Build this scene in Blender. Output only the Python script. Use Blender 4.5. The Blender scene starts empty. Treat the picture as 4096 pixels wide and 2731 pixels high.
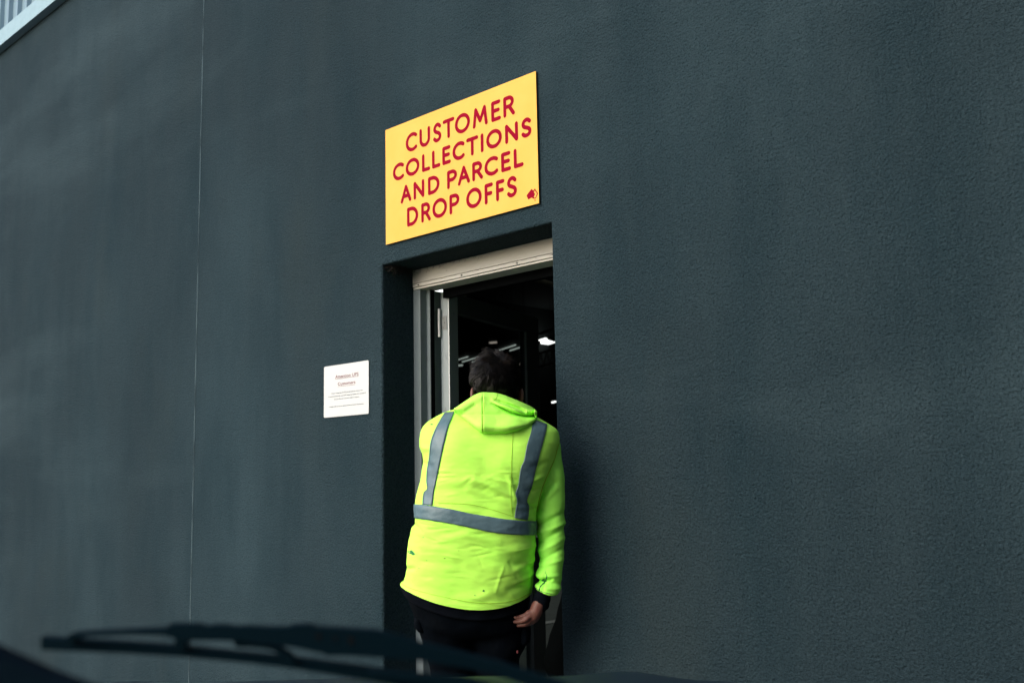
import bpy, bmesh, math, random
import numpy as np
from mathutils import Vector, Matrix, noise
from mathutils.bvhtree import BVHTree
random.seed(7)
PI = math.pi
sc = bpy.context.scene
C = sc.collection

# ---------------------------------------------------------------- camera
FOC, PITCH, ROLL, YAW = 4000.37, .1357, -.0208, .7568
EYE, HD = 1.42, 2.9461
fw = Vector((-math.sin(YAW)*math.cos(PITCH), math.cos(YAW)*math.cos(PITCH), math.sin(PITCH)))
rh = Vector((math.cos(YAW), math.sin(YAW), 0))
up_ = rh.cross(fw)
r2 = rh*math.cos(ROLL)+up_*math.sin(ROLL)
u2 = -rh*math.sin(ROLL)+up_*math.cos(ROLL)
O = Vector((0, -HD, EYE))
FH = Vector((-math.sin(YAW), math.cos(YAW), 0))
def ray(x, y): return fw+r2*((x-2048)/FOC)-u2*((y-1365.5)/FOC)
def at(x, y, t): return O+ray(x, y)*t                 # a point t metres ahead
def onY(x, y, Y):
    d = ray(x, y); return O+d*((Y+HD)/d.y)
def onZ(x, y, Z):
    d = ray(x, y); return O+d*((Z-EYE)/d.z)
cam_d = bpy.data.cameras.new('camera'); cam = bpy.data.objects.new('camera', cam_d); C.objects.link(cam)
M = Matrix((r2, u2, -fw)).transposed().to_4x4(); M.translation = O
cam.matrix_world = M
cam_d.sensor_width = 36; cam_d.lens = FOC/4096*36; cam_d.clip_start = .05; cam_d.clip_end = 2000
cam_d.dof.use_dof = True; cam_d.dof.focus_distance = 3.9; cam_d.dof.aperture_fstop = 4.6
sc.camera = cam

# ---------------------------------------------------------------- materials
def nd(nt, t, **k):
    n = nt.nodes.new(t)
    for a, b in k.items(): setattr(n, a, b)
    return n
def mat(name, col, rough=.6, spec=.5, metal=0, bumps=(), mottle=None, extra=None, **kw):
    """bumps: (scale, detail, distance[, stretch]); mottle: list of (scale, colour, lo, hi, stretch, amount)"""
    m = bpy.data.materials.new(name); m.use_nodes = True; nt = m.node_tree
    b = nt.nodes['Principled BSDF']; L = nt.links
    b.inputs['Base Color'].default_value = (*col, 1); b.inputs['Roughness'].default_value = rough
    b.inputs['Specular IOR Level'].default_value = spec; b.inputs['Metallic'].default_value = metal
    for k, v in kw.items(): b.inputs[k].default_value = v
    tc = nd(nt, 'ShaderNodeTexCoord')
    def tex(scale, detail, stretch=(1, 1, 1), rough=.55):
        mp = nd(nt, 'ShaderNodeMapping'); mp.inputs['Scale'].default_value = stretch[:3]; mp.inputs['Rotation'].default_value = (0, stretch[3] if len(stretch) > 3 else 0, 0)
        L.new(tc.outputs['Object'], mp.inputs['Vector'])
        n = nd(nt, 'ShaderNodeTexNoise'); n.inputs['Scale'].default_value = scale
        n.inputs['Detail'].default_value = detail; n.inputs['Roughness'].default_value = rough
        L.new(mp.outputs[0], n.inputs['Vector']); return n.outputs['Fac']
    if mottle:
        cur = None
        for (s, c2, lo, hi, st, am) in mottle:
            f = tex(s, 5, st)
            mr = nd(nt, 'ShaderNodeMapRange'); mr.inputs[1].default_value = lo; mr.inputs[2].default_value = hi
            mr.inputs[3].default_value = 0; mr.inputs[4].default_value = am
            L.new(f, mr.inputs[0])
            mx = nd(nt, 'ShaderNodeMix', data_type='RGBA'); L.new(mr.outputs[0], mx.inputs['Factor'])
            if cur: L.new(cur, mx.inputs['A'])
            else: mx.inputs['A'].default_value = (*col, 1)
            mx.inputs['B'].default_value = (*c2, 1); cur = mx.outputs['Result']
        L.new(cur, b.inputs['Base Color'])
    prev = None
    for bp in bumps:
        s, d, dist = bp[:3]; st = bp[3] if len(bp) > 3 else (1, 1, 1)
        n = nd(nt, 'ShaderNodeBump'); n.inputs['Distance'].default_value = dist; n.inputs['Strength'].default_value = 1
        L.new(tex(s, d, st), n.inputs['Height'])
        if prev: L.new(prev, n.inputs['Normal'])
        prev = n.outputs[0]
    if prev: L.new(prev, b.inputs['Normal'])
    if extra: extra(nt, b, tc)
    return m
def emis(name, col, s):
    m = bpy.data.materials.new(name); m.use_nodes = True; b = m.node_tree.nodes['Principled BSDF']
    b.inputs['Base Color'].default_value = (.8, .8, .8, 1)
    b.inputs['Emission Color'].default_value = (*col, 1); b.inputs['Emission Strength'].default_value = s
    return m

WALLC = (.0185, .0315, .0392)
m_wall = mat('rendered wall paint', WALLC, .85, .07,
    bumps=((9, 3, .005), (42, 2, .0050), (115, 3, .0105), (280, 3, .0035)),
    mottle=((.55, (.030, .054, .067), .42, .70, (1, 1, .8), .75), (3.2, (.0095, .0225, .0305), .45, .75, (1, 1, .35), .6),
            (.62, (.044, .071, .084), .53, .72, (.35, 1, 1.6, -.55), .62), (2.0, (.0095, .0215, .029), .50, .74, (1.3, 1, .22), .40),
            (10, (.027, .048, .057), .52, .78, (1.4, 1, .28), .25), (1.3, (.0245, .036, .039), .58, .75, (1, 1, .5), .5),
            (150, (.042, .074, .092), .54, .68, (1, 1, 1), .30), (125, (.004, .009, .012), .52, .66, (1.2, 1, 1), .65), (62, (.006, .012, .016), .54, .70, (1, 1, 1), .25), (95, (.040, .064, .076), .55, .70, (1, 1, 1), .35),
            (17, (.11, .13, .12), .775, .80, (1, 1, .4), .8)), **{'Specular Tint': (.5, .85, 1, 1)})
m_seal = mat('joint sealant', (.14, .21, .235), .6, .1, bumps=((60, 2, .002),), mottle=((3, (.03, .05, .06), .45, .60, (1, 1, 1), .8),))
m_yellow = mat('sign yellow face', (.62, .35, .066), .5, .1, mottle=((6, (.62, .40, .095), .4, .7, (1, 1, 1), .5), (40, (.6, .38, .05), .72, .8, (3, 1, .5), .35)))
m_edge = mat('sign dark edge', (.02, .015, .012), .6)
m_red = mat('sign red vinyl', (.215, .0008, .016), .6, .03)
m_paper = mat('laminated paper', (.465, .49, .50), .4, .2, bumps=((7, 2, .002),))
m_ink1 = mat('faded red ink', (.15, .055, .065), .6); m_ink2 = mat('faded grey ink', (.06, .09, .10), .6)
m_cream = mat('cream painted header', (.55, .545, .51), .5, .2, bumps=((25, 3, .0012), (5, 2, .004, (.3, 1, 1))),
    mottle=((26, (.05, .045, .04), .66, .74, (1, 1, 2.2), .9), (7, (.46, .45, .41), .45, .75, (.4, 1, 1), .6)))
m_frame = mat('grey powder coated frame', (.135, .17, .185), .45, .25, bumps=((40, 3, .0006),),
    mottle=((22, (.10, .115, .12), .60, .74, (1, 1, .5), .8), (5, (.20, .24, .25), .4, .7, (1, 1, .4), .5)))
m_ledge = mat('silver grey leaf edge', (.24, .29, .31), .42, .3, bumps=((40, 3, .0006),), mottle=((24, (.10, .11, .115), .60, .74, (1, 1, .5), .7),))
m_arris = mat('painted arris highlight', (.68, .72, .73), .35, .4)
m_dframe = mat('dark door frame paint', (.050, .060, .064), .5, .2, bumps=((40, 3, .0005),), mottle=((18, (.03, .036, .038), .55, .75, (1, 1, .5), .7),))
m_plate = mat('hinge plate', (.17, .19, .195), .5, .3)
m_steel = mat('hinge steel', (.55, .57, .57), .4, .5, .2, bumps=((60, 3, .0004),))
m_screw = mat('screw head', (.05, .05, .05), .5, .5, .5)
m_blackrub = mat('black rubber', (.0015, .002, .0025), .9, .04)
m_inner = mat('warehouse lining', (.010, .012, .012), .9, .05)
m_beam = mat('cream roof steel', (.09, .085, .06), .6)
m_floor = mat('warehouse concrete floor', (.11, .125, .115), .7, .15, bumps=((30, 4, .002),), mottle=((6, (.06, .07, .065), .45, .75, (1, 1, 1), .6), (70, (.17, .18, .165), .55, .72, (1, 1, 1), .4)))
m_line = mat('floor line paint', (.35, .36, .34), .6, mottle=((30, (.2, .22, .2), .5, .7, (1, 1, 1), .7),))
m_clad = mat('pale blue steel cladding', (.12, .20, .25), .45, .3, bumps=((8, 2, .001),), mottle=((9, (.08, .14, .18), .45, .75, (1, 1, .3), .5),))
m_trim = mat('pale steel channel', (.20, .31, .36), .5, .2, mottle=((14, (.15, .25, .29), .45, .75, (1, 1, 1), .5),))
m_asph = mat('asphalt', (.05, .05, .05), .85, .3, bumps=((70, 4, .004),), mottle=((40, (.08, .08, .08), .5, .7, (1, 1, 1), .6),))
m_pave = mat('concrete pavement', (.11, .11, .105), .8, .3, bumps=((50, 4, .003),), mottle=((5, (.07, .07, .07), .45, .75, (1, 1, 1), .6),))
m_block = mat('added shade block', (.16, .16, .155), .8, .3, bumps=((20, 3, .003),), mottle=((3, (.11, .11, .11), .4, .7, (1, 1, 1), .6),))
def weave(nt, b, tc):
    pass
m_vest = mat('fluorescent yellow drill', (.47, .94, .115), .7, .1,
    bumps=((700, 2, .0006), (24, 3, .0010, (1, 1, 1.7)), (8, 3, .003, (1, 1, 1.5))),
    mottle=((5, (.37, .90, .09), .42, .68, (1, 1, 1.5), .65), (60, (.30, .55, .05), .70, .80, (1, 1, 1), .5)))
m_sleeve = mat('fluorescent green fleece', (.37, .94, .11), .75, .2,
    bumps=((420, 3, .0007), (22, 3, .002)), mottle=((7, (.29, .88, .09), .42, .68, (1, 1, 1), .6), (55, (.12, .35, .06), .73, .80, (1, 1, 1), .5)))
m_hood = mat('fluorescent yellow fleece', (.42, .94, .11), .75, .2, bumps=((420, 3, .0007), (16, 3, .004)), mottle=((6, (.30, .92, .09), .42, .65, (1, 1, 1), .7),))
m_tape = mat('reflective tape', (.072, .130, .158), .38, .35, bumps=((500, 2, .0004), (38, 3, .0022)),
    mottle=((30, (.10, .17, .20), .45, .7, (1, 1, 1), .7), (12, (.050, .092, .115), .5, .75, (1, 1, 1), .6)))
m_stitch = mat('stitching', (.30, .52, .03), .8, .1)
m_dstitch = mat('dark stitching', (.05, .08, .09), .8, .1)
m_stain = mat('grime stain', (.025, .16, .055), .8, .1)
m_black = mat('black work trousers', (.0006, .0016, .0032), .9, .03, bumps=((300, 2, .0005), (14, 3, .006)), mottle=((8, (.002, .003, .0045), .5, .7, (1, 1, 1), .7),))
m_navy = mat('navy jersey', (.0016, .0028, .0055), .9, .05, bumps=((250, 2, .0006), (18, 3, .003)))
m_tag = mat('small red tag', (.08, .008, .012), .7)
m_skin = mat('skin', (.12, .050, .038), .5, .35, bumps=((160, 3, .0006),), mottle=((30, (.115, .038, .030), .45, .7, (1, 1, 1), .6),), **{'Subsurface Weight': .08, 'Subsurface Scale': .01})
m_nail = mat('nail', (.32, .16, .12), .3)
m_hair = mat('dark brown hair', (.0030, .0024, .0022), .5, .22, bumps=((90, 2, .002),))
m_car = mat('dark blue car paint', (.001, .010, .020), .5, .2, **{'Coat Weight': .15})
m_wiper = mat('satin black wiper', (.0006, .0068, .0120), .8, .04)
m_wiper2 = mat('wiper dark holes', (.002, .003, .004), .8, .1)
m_dash = mat('navy dashboard', (.001, .006, .012), .9, .04, bumps=((200, 2, .0006),))
m_sack = mat('black plastic sack', (.0004, .0008, .001), .9, .02, bumps=((9, 3, .01),))
m_web = mat('dusty cobweb', (.018, .017, .016), .9, .1)
m_lampb = mat('lamp housing', (.012, .012, .012), .8)
m_tube = emis('reflection tube', (.92, 1, .93), .15)
m_tube2 = emis('pinkish tube', (1, .8, .7), .15)
m_sky = emis('translucent roof sheet', (.95, 1, .97), 1.0)

def glass():
    m = bpy.data.materials.new('door glass'); m.use_nodes = True; nt = m.node_tree; nt.nodes.clear()
    o = nd(nt, 'ShaderNodeOutputMaterial'); t = nd(nt, 'ShaderNodeBsdfTransparent'); g = nd(nt, 'ShaderNodeBsdfGlossy')
    t.inputs[0].default_value = (.80, .84, .83, 1); g.inputs['Roughness'].default_value = .01
    fr = nd(nt, 'ShaderNodeFresnel'); fr.inputs[0].default_value = 1.45; mx = nd(nt, 'ShaderNodeMixShader')
    ge = nd(nt, 'ShaderNodeNewGeometry'); ma = nd(nt, 'ShaderNodeMath', operation='SUBTRACT'); ma.inputs[0].default_value = 1; mb = nd(nt, 'ShaderNodeMath', operation='MULTIPLY')
    nt.links.new(ge.outputs['Backfacing'], ma.inputs[1]); nt.links.new(ma.outputs[0], mb.inputs[0]); nt.links.new(fr.outputs[0], mb.inputs[1]); nt.links.new(mb.outputs[0], mx.inputs[0]); nt.links.new(t.outputs[0], mx.inputs[1]); nt.links.new(g.outputs[0], mx.inputs[2])
    nt.links.new(mx.outputs[0], o.inputs[0]); return m
m_glass = glass()

# ---------------------------------------------------------------- helpers
def tag(o, label, cat, group=None, kind=None):
    if label: o['label'] = label
    if cat: o['category'] = cat
    if group: o['group'] = group
    if kind: o['kind'] = kind
    return o
def empty(name, loc, label, cat, group=None):
    o = bpy.data.objects.new(name, None); C.objects.link(o); o.location = loc; o.empty_display_size = .1
    return tag(o, label, cat, group)
def link(name, me, m, parent=None, smooth=False):
    if isinstance(me, bmesh.types.BMesh):
        b = me; me = bpy.data.meshes.new(name); b.to_mesh(me); b.free()
    o = bpy.data.objects.new(name, me); C.objects.link(o)
    for mm in (m if isinstance(m, (list, tuple)) else [m]): me.materials.append(mm)
    if parent:
        o.parent = parent
        def wm(p): return (wm(p.parent) @ p.matrix_parent_inverse if p.parent else Matrix.Identity(4)) @ Matrix.Translation(p.location)
        o.matrix_parent_inverse = wm(parent).inverted()
    if smooth:
        me.polygons.foreach_set('use_smooth', [True]*len(me.polygons))
    return o
def box(b, x0, x1, y0, y1, z0, z1, bev=0):
    r = bmesh.ops.create_cube(b, size=1)
    for v in r['verts']:
        v.co = Vector(((x0+x1)/2+v.co.x*(x1-x0), (y0+y1)/2+v.co.y*(y1-y0), (z0+z1)/2+v.co.z*(z1-z0)))
    if bev:
        es = {e for v in r['verts'] for e in v.link_edges}
        bmesh.ops.bevel(b, geom=list(es), offset=bev, segments=2, affect='EDGES', profile=.6)
def obox(b, o, ax, ay, az, sx, sy, sz, bev=0):
    """box from corner o along unit axes"""
    r = bmesh.ops.create_cube(b, size=1)
    for v in r['verts']:
        c = v.co+Vector((.5, .5, .5)); v.co = o+ax*(c.x*sx)+ay*(c.y*sy)+az*(c.z*sz)
    if bev:
        es = {e for v in r['verts'] for e in v.link_edges}
        bmesh.ops.bevel(b, geom=list(es), offset=bev, segments=2, affect='EDGES', profile=.6)
def cyl(b, p, q, r, n=16, r2_=None):
    p, q = Vector(p), Vector(q); d = q-p
    g = bmesh.ops.create_cone(b, cap_ends=True, segments=n, radius1=r, radius2=r if r2_ is None else r2_, depth=d.length)
    Mx = Matrix.Translation((p+q)/2) @ d.to_track_quat('Z', 'Y').to_matrix().to_4x4()
    bmesh.ops.transform(b, matrix=Mx, verts=g['verts'])
def tube(b, pts, rad, n=12, caps=True):
    """tapered tube with round ends through pts"""
    pts = [Vector(p) for p in pts]; rings = []
    T = []
    for i in range(len(pts)):
        a = pts[max(0, i-1)]; c = pts[min(len(pts)-1, i+1)]; T.append((c-a).normalized())
    ref = Vector((.3, .2, 1)).normalized()
    if abs(T[0].dot(ref)) > .9: ref = Vector((1, .1, 0)).normalized()
    u = (ref-T[0]*ref.dot(T[0])).normalized()
    P = []; R = []; TT = []
    if caps:
        for k in (90, 60, 30):
            a = math.radians(k); P.append(pts[0]-T[0]*rad[0]*math.sin(a)); R.append(max(rad[0]*math.cos(a), 1e-4)); TT.append(T[0])
    for p, r, t in zip(pts, rad, T): P.append(p); R.append(r); TT.append(t)
    if caps:
        for k in (30, 60, 90):
            a = math.radians(k); P.append(pts[-1]+T[-1]*rad[-1]*math.sin(a)); R.append(max(rad[-1]*math.cos(a), 1e-4)); TT.append(T[-1])
    for p, r, t in zip(P, R, TT):
        u = (u-t*u.dot(t)).normalized(); w = t.cross(u)
        rings.append([b.verts.new(p+(u*math.cos(a)+w*math.sin(a))*r) for a in [2*PI*k/n for k in range(n)]])
    for i in range(len(rings)-1):
        for k in range(n):
            b.faces.new((rings[i][k], rings[i][(k+1) % n], rings[i+1][(k+1) % n], rings[i+1][k]))
    b.faces.new(list(reversed(rings[0]))); b.faces.new(rings[-1])
def ell(b, c, rx, ry, rz, rot=None, n=20):
    g = bmesh.ops.create_uvsphere(b, u_segments=n, v_segments=n*2//3, radius=1)
    Mx = Matrix.Translation(c) @ (rot or Matrix.Identity(4)) @ Matrix.Diagonal((rx, ry, rz, 1))
    bmesh.ops.transform(b, matrix=Mx, verts=g['verts'])
def remeshed(b, vox, smooth=4):
    me = bpy.data.meshes.new('tmp'); b.to_mesh(me); b.free()
    o = bpy.data.objects.new('tmp', me); C.objects.link(o)
    md = o.modifiers.new('r', 'REMESH'); md.mode = 'VOXEL'; md.voxel_size = vox
    if smooth:
        s = o.modifiers.new('s', 'SMOOTH'); s.iterations = smooth; s.factor = .5
    dg = bpy.context.evaluated_depsgraph_get(); dg.update()
    out = bpy.data.meshes.new_from_object(o.evaluated_get(dg))
    bpy.data.objects.remove(o); bpy.data.meshes.remove(me)
    return out
def cr(P, t):
    """Catmull-Rom through list of tuples at t in 0..len-1"""
    n = len(P)-1; i = min(int(t), n-1); f = t-i
    p0, p1, p2, p3 = P[max(i-1, 0)], P[i], P[i+1], P[min(i+2, n)]
    return [0.5*(2*b_+(c_-a_)*f+(2*a_-5*b_+4*c_-d_)*f*f+(-a_+3*b_-3*c_+d_)*f**3) for a_, b_, c_, d_ in zip(p0, p1, p2, p3)]
def grid_mesh(name, pts, nu, nv, closed_u=False, caps=False):
    """pts[v][u]"""
    V = [p for row in pts for p in row]; F = []
    for j in range(nv-1):
        for i in range(nu if closed_u else nu-1):
            i2 = (i+1) % nu
            F.append((j*nu+i, j*nu+i2, (j+1)*nu+i2, (j+1)*nu+i))
    if caps:
        F.append(tuple(range(nu-1, -1, -1))); F.append(tuple((nv-1)*nu+i for i in range(nu)))
    me = bpy.data.meshes.new(name); me.from_pydata([tuple(v) for v in V], [], F); me.update()
    return me
def segdist(x, y, s):
    x0, y0, x1, y1 = s; dx, dy = x1-x0, y1-y0; L2 = dx*dx+dy*dy
    t = max(0, min(1, ((x-x0)*dx+(y-y0)*dy)/L2)); ex, ey = x-(x0+dx*t), y-(y0+dy*t)
    return math.hypot(ex, ey), t
def loft(rows, nu=72, nv=60, disp=None, expo=.85, sagf=None):
    """rows: (xl,yl,xr,yr,sag,tc,b). Rings closed round a body part."""
    out = []
    for j in range(nv):
        xl, yl, xr, yr, sag, tc, b = cr(rows, (len(rows)-1)*j/(nv-1))
        row = []
        for i in range(nu):
            th = 2*PI*i/nu; c0, s0 = math.cos(th), math.sin(th)
            c = math.copysign(abs(c0)**expo, c0); s = math.copysign(abs(s0)**expo, s0)
            k = (1+c)/2; px = xl+(xr-xl)*k; py = yl+(yr-yl)*k+sag*(1-c*c)*(1+.25*c)
            # keep ring width measured at its centre depth
            P = at(px, py, tc)-FH*(b*s)
            if disp:
                d = disp(px, py, c, s, j/(nv-1))
                P = P+(rh*(c*.8)-FH*s).normalized()*d
            row.append(P)
        out.append(row)
    return out
def prism(b, pts, t, th, bev=0):
    """outline in picture units standing at distance t, with real thickness th along the view"""
    f = [b.verts.new(at(x, y, t)) for x, y in pts]; k = [b.verts.new(at(x, y, t)+fw*th) for x, y in pts]
    n = len(pts); b.faces.new(f); b.faces.new(list(reversed(k)))
    for i in range(n): b.faces.new((f[i], k[i], k[(i+1) % n], f[(i+1) % n]))

# ---------------------------------------------------------------- world and light
w = bpy.data.worlds.new('World'); sc.world = w; w.use_nodes = True; nt = w.node_tree
bg = nt.nodes['Background']; sk = nd(nt, 'ShaderNodeTexSky', sky_type='NISHITA')
SUN_EL, SUN_AZ = math.radians(32), math.radians(194)      # azimuth clockwise from +Y
sk.sun_disc = False; sk.sun_elevation = SUN_EL; sk.sun_rotation = SUN_AZ
sk.air_density = 1.0; sk.dust_density = 3.0
nt.links.new(sk.outputs[0], bg.inputs[0]); bg.inputs[1].default_value = .15
sd = bpy.data.lights.new('sun', 'SUN'); sun = bpy.data.objects.new('sun', sd); C.objects.link(sun)
sd.energy = .75; sd.angle = math.radians(60); sd.color = (1, .975, .94)
sdir = Vector((math.sin(SUN_AZ)*math.cos(SUN_EL), math.cos(SUN_AZ)*math.cos(SUN_EL), math.sin(SUN_EL)))
sun.rotation_euler = sdir.to_track_quat('Z', 'Y').to_euler()
sc.view_settings.view_transform = 'Standard'; sc.view_settings.look = 'None'
sc.view_settings.exposure = 1.2; sc.view_settings.gamma = 1

# ---------------------------------------------------------------- ground
b = bmesh.new(); S = 400
vs = [b.verts.new(p) for p in ((-S, -S, 0), (S, -S, 0), (S, S, 0), (-S, S, 0))]; b.faces.new(vs)
tag(link('ground', b, m_asph), 'dark grey asphalt forecourt in front of the building', None, kind='structure')
b = bmesh.new(); box(b, -26, 8, -1.0, -.002, .004, .15, .012)
tag(link('pavement', b, m_pave), 'raised concrete pavement along the foot of the wall', None, kind='structure')

blk = empty('unseen_shade_block', (3, -10, 0), 'plain grey block added out of view to shade the right of the wall', 'building')
b = bmesh.new(); box(b, 1.75, 12, -22, -.4, .01, 8.2); BLK = b  # unseen block added to darken the right side of the wall
# ---------------------------------------------------------------- building
DL, DR, DH = -3.6154, -2.5559, 2.427
bld = empty('warehouse_building', (-5, 0, 0), 'dark blue grey rendered warehouse wall with a doorway cut into it', 'building')
JX = -5.325; XA, XB, ZT, WT = -26, 8, 5.115, .26
b = bmesh.new()
xs = [XA, JX-.006, JX+.006, DL, DR, XB]; zs = [.0, DH, ZT]
V = {}
for i, x in enumerate(xs):
    for j, z in enumerate(zs):
        V[i, j, 0] = b.verts.new((x, 0, z)); V[i, j, 1] = b.verts.new((x, WT, z))
rev = []
for i in range(5):
    for j in range(2):
        if i == 3 and j == 0: continue
        if i == 1: continue
        for k in (0, 1):
            q = [V[i, j, k], V[i+1, j, k], V[i+1, j+1, k], V[i, j+1, k]]
            b.faces.new(q if k == 0 else q[::-1])
def quad(*k): b.faces.new([V[x] for x in k])
quad((3, 0, 0), (3, 1, 0), (3, 1, 1), (3, 0, 1)); quad((4, 1, 0), (4, 0, 0), (4, 0, 1), (4, 1, 1)); quad((3, 1, 0), (4, 1, 0), (4, 1, 1), (3, 1, 1))
for j in (0, 1):   # joint groove sides
    quad((1, j, 0), (1, j+1, 0), (1, j+1, 1), (1, j, 1)); quad((2, j+1, 0), (2, j, 0), (2, j, 1), (2, j+1, 1))
for i in (0, 2, 3, 4): quad((i, 2, 0), (i+1, 2, 0), (i+1, 2, 1), (i, 2, 1))
be = [e for e in b.edges if all(abs(v.co.y) < 1e-6 for v in e.verts) and
      ((all(abs(v.co.x-DL) < 1e-6 for v in e.verts) and max(v.co.z for v in e.verts) < DH+.01) or
       (all(abs(v.co.x-DR) < 1e-6 for v in e.verts) and max(v.co.z for v in e.verts) < DH+.01) or
       (all(abs(v.co.z-DH) < 1e-6 for v in e.verts) and min(v.co.x for v in e.verts) > DL-.01 and max(v.co.x for v in e.verts) < DR+.01))]
bmesh.ops.recalc_face_normals(b, faces=b.faces)
bmesh.ops.bevel(b, geom=be, offset=.011, segments=4, affect='EDGES', profile=.5)
link('wall', b, m_wall, bld)
b = bmesh.new()
N = 90; prev = None       # slightly uneven bead of sealant in the joint
for k in range(N):
    z = .02+(ZT-.03)*k/(N-1)
    dx = .0012*noise.noise(Vector((z*3, 0, 0))); dy = .001*noise.noise(Vector((z*6, 4, 0)))
    cur = [b.verts.new((JX-.0030+dx, .008, z)), b.verts.new((JX-.0022+dx, -.0010+dy, z)), b.verts.new((JX+.0045+dx, -.0034+dy, z)), b.verts.new((JX+.0058, .002, z))]
    if prev:
        for i in range(3): b.faces.new((prev[i], prev[i+1], cur[i+1], cur[i]))
    prev = cur
link('control_joint', b, m_seal, bld)
# steel channel and ribbed cladding high on the left
b = bmesh.new()
box(b, XA, XB, -.061, .20, 5.11, 5.252, .003)
link('channel_flashing', b, m_trim, bld)
b = bmesh.new()
x = XA; prof = []
while x < XB-.2:
    prof += [(x, -.022), (x+.062, -.022), (x+.078, -.052), (x+.115, -.052), (x+.131, -.022)]
    x += .196
prof.append((XB, -.022))
top, bot = [b.verts.new((p[0], p[1], 8.0)) for p in prof], [b.verts.new((p[0], p[1], 5.2525)) for p in prof]
for i in range(len(prof)-1): b.faces.new((bot[i], bot[i+1], top[i+1], top[i]))
link('cladding', b, m_clad, bld)
link('wall', BLK, m_block, blk); b = bmesh.new(); box(b, 1.65, 12.1, -22.1, -.3, 8.21, 8.35); link('roof', b, m_trim, blk)  # sides and cap of the added shade block
# shell: side walls, rear wall, roof, floor
b = bmesh.new()
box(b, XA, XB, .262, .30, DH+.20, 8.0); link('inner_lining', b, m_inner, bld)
b = bmesh.new()
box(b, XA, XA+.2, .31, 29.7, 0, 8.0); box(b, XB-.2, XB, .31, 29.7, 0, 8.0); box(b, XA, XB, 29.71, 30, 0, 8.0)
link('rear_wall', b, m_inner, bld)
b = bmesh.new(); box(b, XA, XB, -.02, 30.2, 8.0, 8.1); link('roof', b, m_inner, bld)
b = bmesh.new(); box(b, XA+.21, XB-.21, .001, 29.7, .02, .17); link('floor_slab', b, m_floor, bld)
b = bmesh.new(); q0 = onZ(2120, 2503, .17)
box(b, q0.x-.05, q0.x+.05, 2.2, 9, .174, .176); link('floor_line', b, m_line, bld)
# trusses
def truss(p, q, h, n, r=.035):
    b = bmesh.new(); p, q = Vector(p), Vector(q); U = Vector((0, 0, h))
    cyl(b, p, q, r, 6); cyl(b, p+U, q+U, r, 6)
    for i in range(n):
        a = p.lerp(q, i/n); c = p.lerp(q, (i+1)/n); m = p.lerp(q, (i+.5)/n)+U
        cyl(b, a, m, r*.5, 5); cyl(b, m, c, r*.5, 5)
    return b
p1, p2 = onZ(2066, 1094, 4.6), onZ(2206, 1137, 4.6)
d = (p2-p1).normalized()
link('roof_truss', truss(p1-d*((p1.y-.6)/d.y), p2+d*7, .75, 22, .045), m_beam, bld)
p1, p2 = onZ(2162, 1465, 4.9), onZ(2212, 1452, 4.9); d = (p2-p1).normalized()
link('roof_truss', truss(p1-d*8, p2+d*3, .42, 26, .035), m_beam, bld)
p1, p2 = at(1735, 1150, 9), at(1830, 1160, 8.5)
b = bmesh.new(); cyl(b, onZ(1780, 1158, 3.4), onZ(1860, 1176, 3.4), .035, 8); link('roof_beam', b, m_beam, bld)
b = bmesh.new(); cyl(b, onZ(2160, 1334, 6.2), onZ(2217, 1314, 6.2), .05, 8); link('roof_beam', b, m_beam, bld)
b = bmesh.new(); box(b, -9.5, -5.2, 2.5, 6.5, 7.93, 7.96); link('skylight_or_fill', b, m_sky, bld)  # unseen glowing sheet added to brighten the warehouse floor
# translucent roof sheet seen over the door leaf
b = bmesh.new()
pts = [(2150, 1366), (2180, 1356), (2232, 1367), (2150, 1391)]
vs = [b.verts.new(onZ(x, y, 6.6)) for x, y in pts]; f = b.faces.new(vs)
g = bmesh.ops.extrude_face_region(b, geom=[f]); bmesh.ops.translate(b, vec=(0, 0, .05), verts=[v for v in g['geom'] if isinstance(v, bmesh.types.BMVert)])
link('skylight_or_fill', b, m_sky, bld)
b = bmesh.new(); cyl(b, onZ(2195, 1353, 6.55), onZ(2232, 1363, 6.55), .07, 8); link('roof_beam', b, m_beam, bld)

# ---------------------------------------------------------------- door frame
YF = .1916
fr = bpy.data.objects.new('door_frame', None); C.objects.link(fr); fr.parent = bld; fr.location = (0, 0, 0); fr.matrix_parent_inverse = Matrix.Translation((-5, 0, 0)).inverted()
def fpart(name, b, m, par=fr):
    me = bpy.data.meshes.new(name); b.to_mesh(me); b.free(); o = bpy.data.objects.new(name, me); C.objects.link(o)
    for mm in (m if isinstance(m, (list, tuple)) else [m]): me.materials.append(mm)
    o.parent = par; return o
b = bmesh.new(); zb = .172
box(b, DL+.0015, -3.5645, YF, .232, zb, 2.3285, .0025)        # flange
box(b, DL+.002, -3.541, .2325, .262, zb, 2.3283, .002)        # stop
box(b, DL+.002, -3.553, .2625, .34, zb, 2.3281, .002)         # rebate behind
fpart('jamb', b, m_frame)
b = bmesh.new(); box(b, -2.606, DR-.0015, YF, .34, zb, 2.3285, .0025); fpart('jamb', b, m_frame)
b = bmesh.new(); box(b, -3.5405, -3.5365, .236, .258, zb, 2.327, .001); fpart('weather_seal', b, m_blackrub)
b = bmesh.new()
box(b, DL+.001, DR-.001, YF-.003, .30, 2.3605, DH-.001, .002)
fpart('header', b, m_cream)
b = bmesh.new(); box(b, DL+.010, DR-.001, YF-.010, .28, 2.3400, 2.3560, .0015); box(b, DL+.012, DR-.001, YF-.008, .28, 2.3285, 2.3365, .0015)
fpart('header_trim', b, m_cream)
b = bmesh.new(); box(b, -3.50, -2.607, .2805, .315, 2.286, 2.3565, .002); fpart('closer_bar', b, m_blackrub)
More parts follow.
